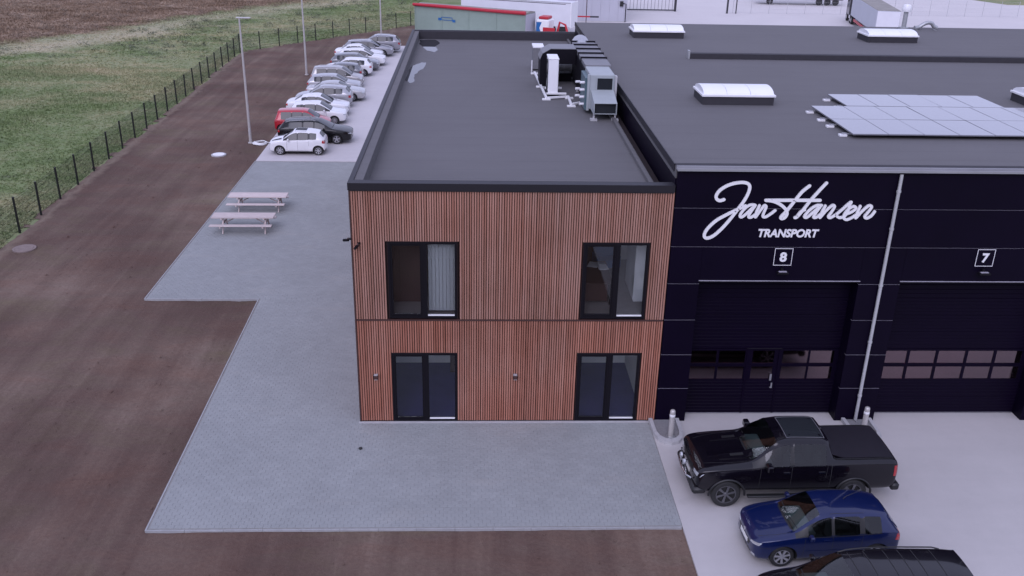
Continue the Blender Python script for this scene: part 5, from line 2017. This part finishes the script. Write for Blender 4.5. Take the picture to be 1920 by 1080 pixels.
# manhole covers
for (x, y, r, lb) in ((-12.16, 31.1, .36, 'round pale manhole cover on the soil left of the white city car'), (-16.9, 15.0, .40, 'pale concrete shaft cover in the soil beside the fence')):
    t = thing('manhole_cover', lb, 'manhole cover', (x, y, -.03), 0, 'covers in the soil drive')
    mb = MB(); mb.lathe([(r * 1.25, -.05), (r * 1.25, .055), (r * 1.02, .06)], 24); mb.build('frame_ring', 'edge_concrete' if r < .38 else 'dusty', t)
    mb = MB(); mb.lathe([(r * 1.0, .0), (r * 1.0, .066), (r * .55, .07), (r * .5, .062), (0, .062)], 24); mb.build('lid', 'white_paint' if r < .38 else 'dusty', t)

# kerb islands with bollards at the hall piers
def island(x0, label, blabel, bx, by):
    t = thing('kerb_island', label, 'kerb', (x0, 0, .03), 0, 'kerb islands between the loading doors')
    outl = [(0, -.004), (.02, -.85), (.10, -1.15), (.28, -1.36), (.50, -1.42), (.72, -1.34), (.88, -1.12), (.95, -.85), (.97, -.004)]
    cen = Vector((.485, -.55))
    inn = [tuple(cen + (Vector(p) - cen) * .76) for p in outl]
    inn[0] = (.12, -.004); inn[-1] = (.85, -.004)
    for i in range(len(outl) - 1):
        mb = MB()
        q = [outl[i], inn[i], inn[i + 1], outl[i + 1]]
        c = (Vector(q[0]) + Vector(q[1]) + Vector(q[2]) + Vector(q[3])) / 4
        q = [tuple(c + (Vector(p) - c) * .985) for p in q]
        mb.prism(q[::-1], -.03, .12)
        mb.build('kerb_stone', 'edge_concrete', t)
    mb = MB(); mb.prism([tuple(cen + (Vector(p) - cen) * .98) for p in inn], -.03, .06); mb.build('gravel_bed', 'gravel', t)
    b = thing('bollard', blabel, 'bollard', (bx, by, .085), 0, 'bollards guarding the hall piers')
    mb = MB(); mb.lathe([(.082, 0), (.082, .88), (.075, .93), (.045, .955), (0, .962)], 18); mb.build('post', 'lamp_post', b, smooth=45)
    mb = MB(); mb.lathe([(.083, .72), (.086, .722), (.086, .80), (.083, .802)], 18); mb.build('reflective_band', 'white_plastic', b, smooth=60)
    mb = MB(); mb.lathe([(.13, 0), (.13, .025), (.083, .03)], 16); mb.build('base_plate', 'galv', b)


island(9.10, 'rounded kerb island where the office meets the black hall', 'pale bollard in the kerb island at the office corner', 9.62, -1.0)
island(15.33, 'kerb island behind the pickup between doors 8 and 7', 'pale bollard behind the pickup bed between the loading doors', 15.72, -.85)
island(21.42, 'kerb island at the photo edge beyond door 7', 'pale bollard at the photo edge beyond door 7', 21.95, -1.0)

# small litter on the paving
mb = MB(); mb.lathe([(.0, 0), (.055, .005), (.06, .03), (.03, .05), (0, .052)], 9, c=(.15, -1.55, .034)); tag(mb.build('dark_stone', 'rubber'), 'small dark lump lying on the paving before the facade', 'stone')

# ------------------------------------------------------------------ things behind the buildings
def local(p0, p1):
    d = Vector((p1[0] - p0[0], p1[1] - p0[1], 0))
    return math.atan2(d.y, d.x), d.length


rz, ln = local((-3.1, 81.1), (8.75, 74.9))
t = thing('tipper_container', 'long grey green container with rolled red tarpaulin behind the office', 'container', (-3.1, 81.1, .02), rz)
mb = MB(); mb.box((0, 0, .5), (ln, 2.5, 3.05)); mb.build('box', 'container_green', t)
for k in range(5):
    x = .02 + k * (ln - .16) / 4
    B('post', (x, -.05, .45), (x + .12, -.002, 3.08), 'container_green', t)
B('top_rail', (0, -.06, 3.055), (ln, .0, 3.11), 'container_green', t)
mb = MB(); mb.tube([(-.1, -.12, 3.2), (ln * .3, -.15, 3.22), (ln * .7, -.12, 3.18), (ln + .05, -.1, 3.2)], [.16, .18, .17, .20], 10); mb.build('rolled_tarp', 'red_tarp', t, smooth=60)
mb = MB(); mb.prism([(0.02, 3.06), (2.5, 3.06), (2.5, 3.12), (1.25, 3.3), (0.02, 3.12)], .0, ln, 0, 'x'); mb.build('roof_tarp', 'tarp_roof', t)
mb = MB()
mb.box((3.0, -.062, 1.75), (3.35, -.052, 2.0)); mb.box((4.75, -.062, 1.65), (5.1, -.052, 1.9))
mb.box((3.36, -.062, 2.06), (4.74, -.052, 2.12)); mb.box((3.36, -.062, 1.78), (4.74, -.052, 1.84)); mb.box((3.36, -.062, 1.845), (3.42, -.052, 2.055)); mb.box((4.68, -.062, 1.845), (4.74, -.052, 2.055))
mb.build('blue_emblem', 'blue_paint', t)
for x in (1.0, 2.2, ln - 2.6, ln - 1.4):
    mb = MB(); mb.lathe([(.0, -.12), (.45, -.12), (.5, 0), (.45, .12), (0, .12)], 18, axis='y', c=(x, .3, .5)); mb.build('wheel', 'rubber', t, smooth=40)
B('end_door', (ln + .002, .05, .5), (ln + .06, 2.45, 3.0), 'wall_grey', t)

rz, ln = local((1.9, 86.7), (14.1, 81.7))
t = thing('box_trailer', 'white box trailer standing behind the grey green container', 'trailer', (1.9, 86.7, .02), rz)
B('box', (0, 0, .9), (ln, 2.5, 3.45), 'trailer_white', t, .03)
B('roof_rail', (0, -.03, 3.452), (ln, .04, 3.53), 'alu_matt', t)
B('dark_strip', (.05, -.012, 3.30), (ln - .6, -.001, 3.36), 'truck_dark', t)
B('end_frame', (ln - .02, -.03, .8), (ln + .1, 2.53, 3.53), 'white_paint', t, .02)
for x in (1.5, ln - 3.4, ln - 2.2, ln - 1.0):
    mb = MB(); mb.lathe([(.0, -.13), (.46, -.13), (.5, 0), (.46, .13), (0, .13)], 18, axis='y', c=(x, .25, .5)); mb.build('wheel', 'rubber', t, smooth=40)

# red and white service truck between them
t = thing('service_truck', 'small white truck with red and blue livery beyond the office roof', 'truck', (11.35, 76.4, .02), R(-24))
mb = MB(); mb.cbox((-1.15, -.9, .55), (.25, .9, 2.45), .12); mb.build('cab', 'white_paint', t)
mb = MB(); mb.prism([(-1.1, 1.1), (-.55, 1.1), (-.75, 1.6), (-.5, 2.2), (-1.1, 2.2)], -.915, -.902, 0, 'y'); mb.build('blue_stripe', 'blue_paint', t)
mb = MB(); mb.cbox((-.35, -.93, .8), (1.0, -.905, 1.7), .01); mb.build('red_panel', 'red_paint', t)
mb = MB(); mb.box((.26, -.85, .6), (2.2, .85, .95)); mb.build('chassis', 'red_paint', t)
mb = MB(); mb.tube([(.9, 0, .95), (1.2, 0, 2.2), (1.9, -.2, 2.0), (2.2, -.3, 1.2)], .12, 8); mb.build('loader_arm', 'red_paint', t)
mb = MB(); mb.cbox((-.95, -.7, 2.46), (.1, .7, 2.75), .08); mb.build('roof_fairing', 'red_paint', t)
B('windscreen', (-1.17, -.75, 1.5), (-1.152, .75, 2.2), 'glass_dark', t)
for x in (-.5, 1.5):
    for y in (-.85, .7):
        mb = MB(); mb.lathe([(.0, -.1), (.38, -.1), (.42, 0), (.38, .1), (0, .1)], 16, axis='y', c=(x, y + .05, .42)); mb.build('wheel', 'rubber', t, smooth=40)

# grey shed behind
t = thing('grey_shed', 'plain pale grey panelled shed at the top of the photo beside the gate', 'building', (14.6, 93.5, 0))
B('core', (.02, .06, 0), (7.6, 11.98, 7.4), 'wall_grey', t)
for k in range(7):
    B('wall_panel', (.0 + k * 1.09, .0, .1), (1.075 + k * 1.09, .055, 7.38), 'wall_grey', t)
B('roof', (-.1, -.1, 7.405), (7.75, 12.1, 7.6), 'roof_felt', t)
B('plinth', (0, -.02, .0), (7.62, .05, .098), 'edge_concrete', t)
B('meter_box', (6.7, -.2, 1.9), (7.1, -.002, 2.5), 'black_plastic', t)
mb = MB(); mb.tube([(7.45, -.1, 0), (7.45, -.1, 2.2), (7.1, -.1, 2.25)], .05, 6); mb.build('conduit', 'frame_dark', t)
t = thing('barrier', 'red and black barrier beam with upright before the grey shed', 'barrier', (17.1, 90.6, 0), R(-3))
mb = MB(); mb.box((-1.3, -.05, .9), (.25, .05, 1.05)); mb.build('red_beam', 'red_paint', t)
mb = MB(); mb.box((.251, -.06, .88), (1.3, .06, 1.06)); mb.build('black_beam', 'truck_dark', t)
mb = MB(); mb.tube([(-.2, .12, 0), (-.2, .12, 3.3)], .05, 6); mb.build('upright', 'dark_wood', t)

# sliding gate
t = thing('yard_gate', 'steel bar gate at the rear of the yard', 'gate', (23.75, 104.9, 0))
for i in range(14):
    x = .15 + i * .48
    mb = MB(); mb.tube([(x, 0, .25), (x, 0, 2.6)], .03, 5); mb.build('bar', 'duct_grey', t)
B('bottom_rail', (0, -.05, .10), (6.6, .05, .249), 'truck_dark', t)
B('top_rail', (0, -.05, 2.601), (6.6, .05, 2.7), 'duct_grey', t)
B('gate_post', (6.62, -.14, 0), (6.92, .14, 3.2), 'truck_dark', t)
# rear fence
t = thing('rear_fence', 'thin mesh fence on grey posts across the rear yard', 'fence', (38.2, 104.0, 0))
for i in range(17):
    x = i * 2.45
    mb = MB(); mb.tube([(x, 0, 0), (x, 0, 2.1)], .03, 5); mb.build('post', 'alu_matt', t)
    if i < 16:
        mb = MB()
        for z in (.1, .6, 1.1, 1.6, 2.0):
            mb.tube([(x, 0, z), (x + 2.45, 0, z)], .006, 3)
        for k in range(1, 12):
            mb.tube([(x + k * .2, 0, .05), (x + k * .2, 0, 2.05)], .004, 3)
        mb.build('mesh_panel', 'alu_matt', t)
t = thing('gate_frame', 'dark double gate post beside the rear fence', 'gate post', (37.2, 103.6, 0))
B('post', (0, -.1, 0), (.22, .1, 2.6), 'truck_dark', t)
B('post', (1.25, -.06, 0), (1.38, .06, 2.6), 'truck_dark', t)
B('lintel', (.221, -.05, 2.35), (1.249, .05, 2.5), 'truck_dark', t)
# far white trailer
t = thing('box_trailer', 'far white trailer beyond the rear fence left of the lorry', 'trailer', (44.5, 114.5, 0), R(-2))
B('box', (0, 0, 1.0), (12.5, 2.5, 3.9), 'trailer_white', t, .03)
B('side_skirt', (.1, .03, .78), (12.4, 2.4, .999), 'truck_dark', t)
for x in (1.8, 9.0, 10.2, 11.4):
    mb = MB(); mb.lathe([(.0, -.13), (.46, -.13), (.5, 0), (.46, .13), (0, .13)], 16, axis='y', c=(x, .3, .5)); mb.build('wheel', 'rubber', t, smooth=40)

# articulated lorry
rz, ln = local((51.0, 95.5), (47.9, 80.0))
t = thing('articulated_lorry', 'articulated lorry with dark cab and grey trailer behind the hall', 'lorry', (51.0, 95.5, 0), rz)
# local +x runs from the cab to the trailer's rear, +y to the lorry's camera-right side
B('trailer_box', (0, 0, 1.05), (ln, 2.5, 3.42), 'trailer_grey', t, .02)
B('trailer_roof', (.02, .02, 3.421), (ln - .02, 2.48, 3.47), 'tarp_roof', t)
B('rear_doors', (ln + .001, .05, 1.1), (ln + .05, 2.45, 3.36), 'trailer_white', t)
B('chassis', (.2, .4, .75), (ln - .2, 2.1, 1.048), 'truck_dark', t)
B('side_rail', (2.5, -.02, .6), (ln - 4.5, .02, .9), 'red_paint', t)
mb = MB(); mb.cbox((-3.6, .02, .75), (-1.3, 2.48, 3.5), .15); mb.build('cab', 'truck_dark', t)
B('windscreen', (-3.615, .3, 1.9), (-3.602, 2.2, 2.7), 'glass_dark', t)
B('side_window', (-3.3, -.002, 1.95), (-2.3, .018, 2.65), 'glass_dark', t)
B('tractor_chassis', (-1.299, .4, .6), (.6, 2.1, .95), 'truck_dark', t)
B('chrome_tank', (-1.25, .0, .5), (-.3, .38, .95), 'chrome', t, .08)
for x in (-2.8, -.2, .75, ln - 4.0, ln - 2.7, ln - 1.4):
    for y in (.16, 2.34):
        mb = MB(); mb.lathe([(.0, -.15), (.27, -.15), (.30, -.12), (.48, -.15), (.52, 0), (.48, .15), (0, .15)], 18, axis='y', c=(x, y, .52)); w_ = mb.build('wheel', 'rubber', t, smooth=40)
        mb = MB(); mb.lathe([(.0, -.16), (.26, -.158)], 14, axis='y', c=(x, y, .52)); mb.build('rim', 'rim_silver', w_)

# grass verge at the far corner of the yard is open field (terrain)
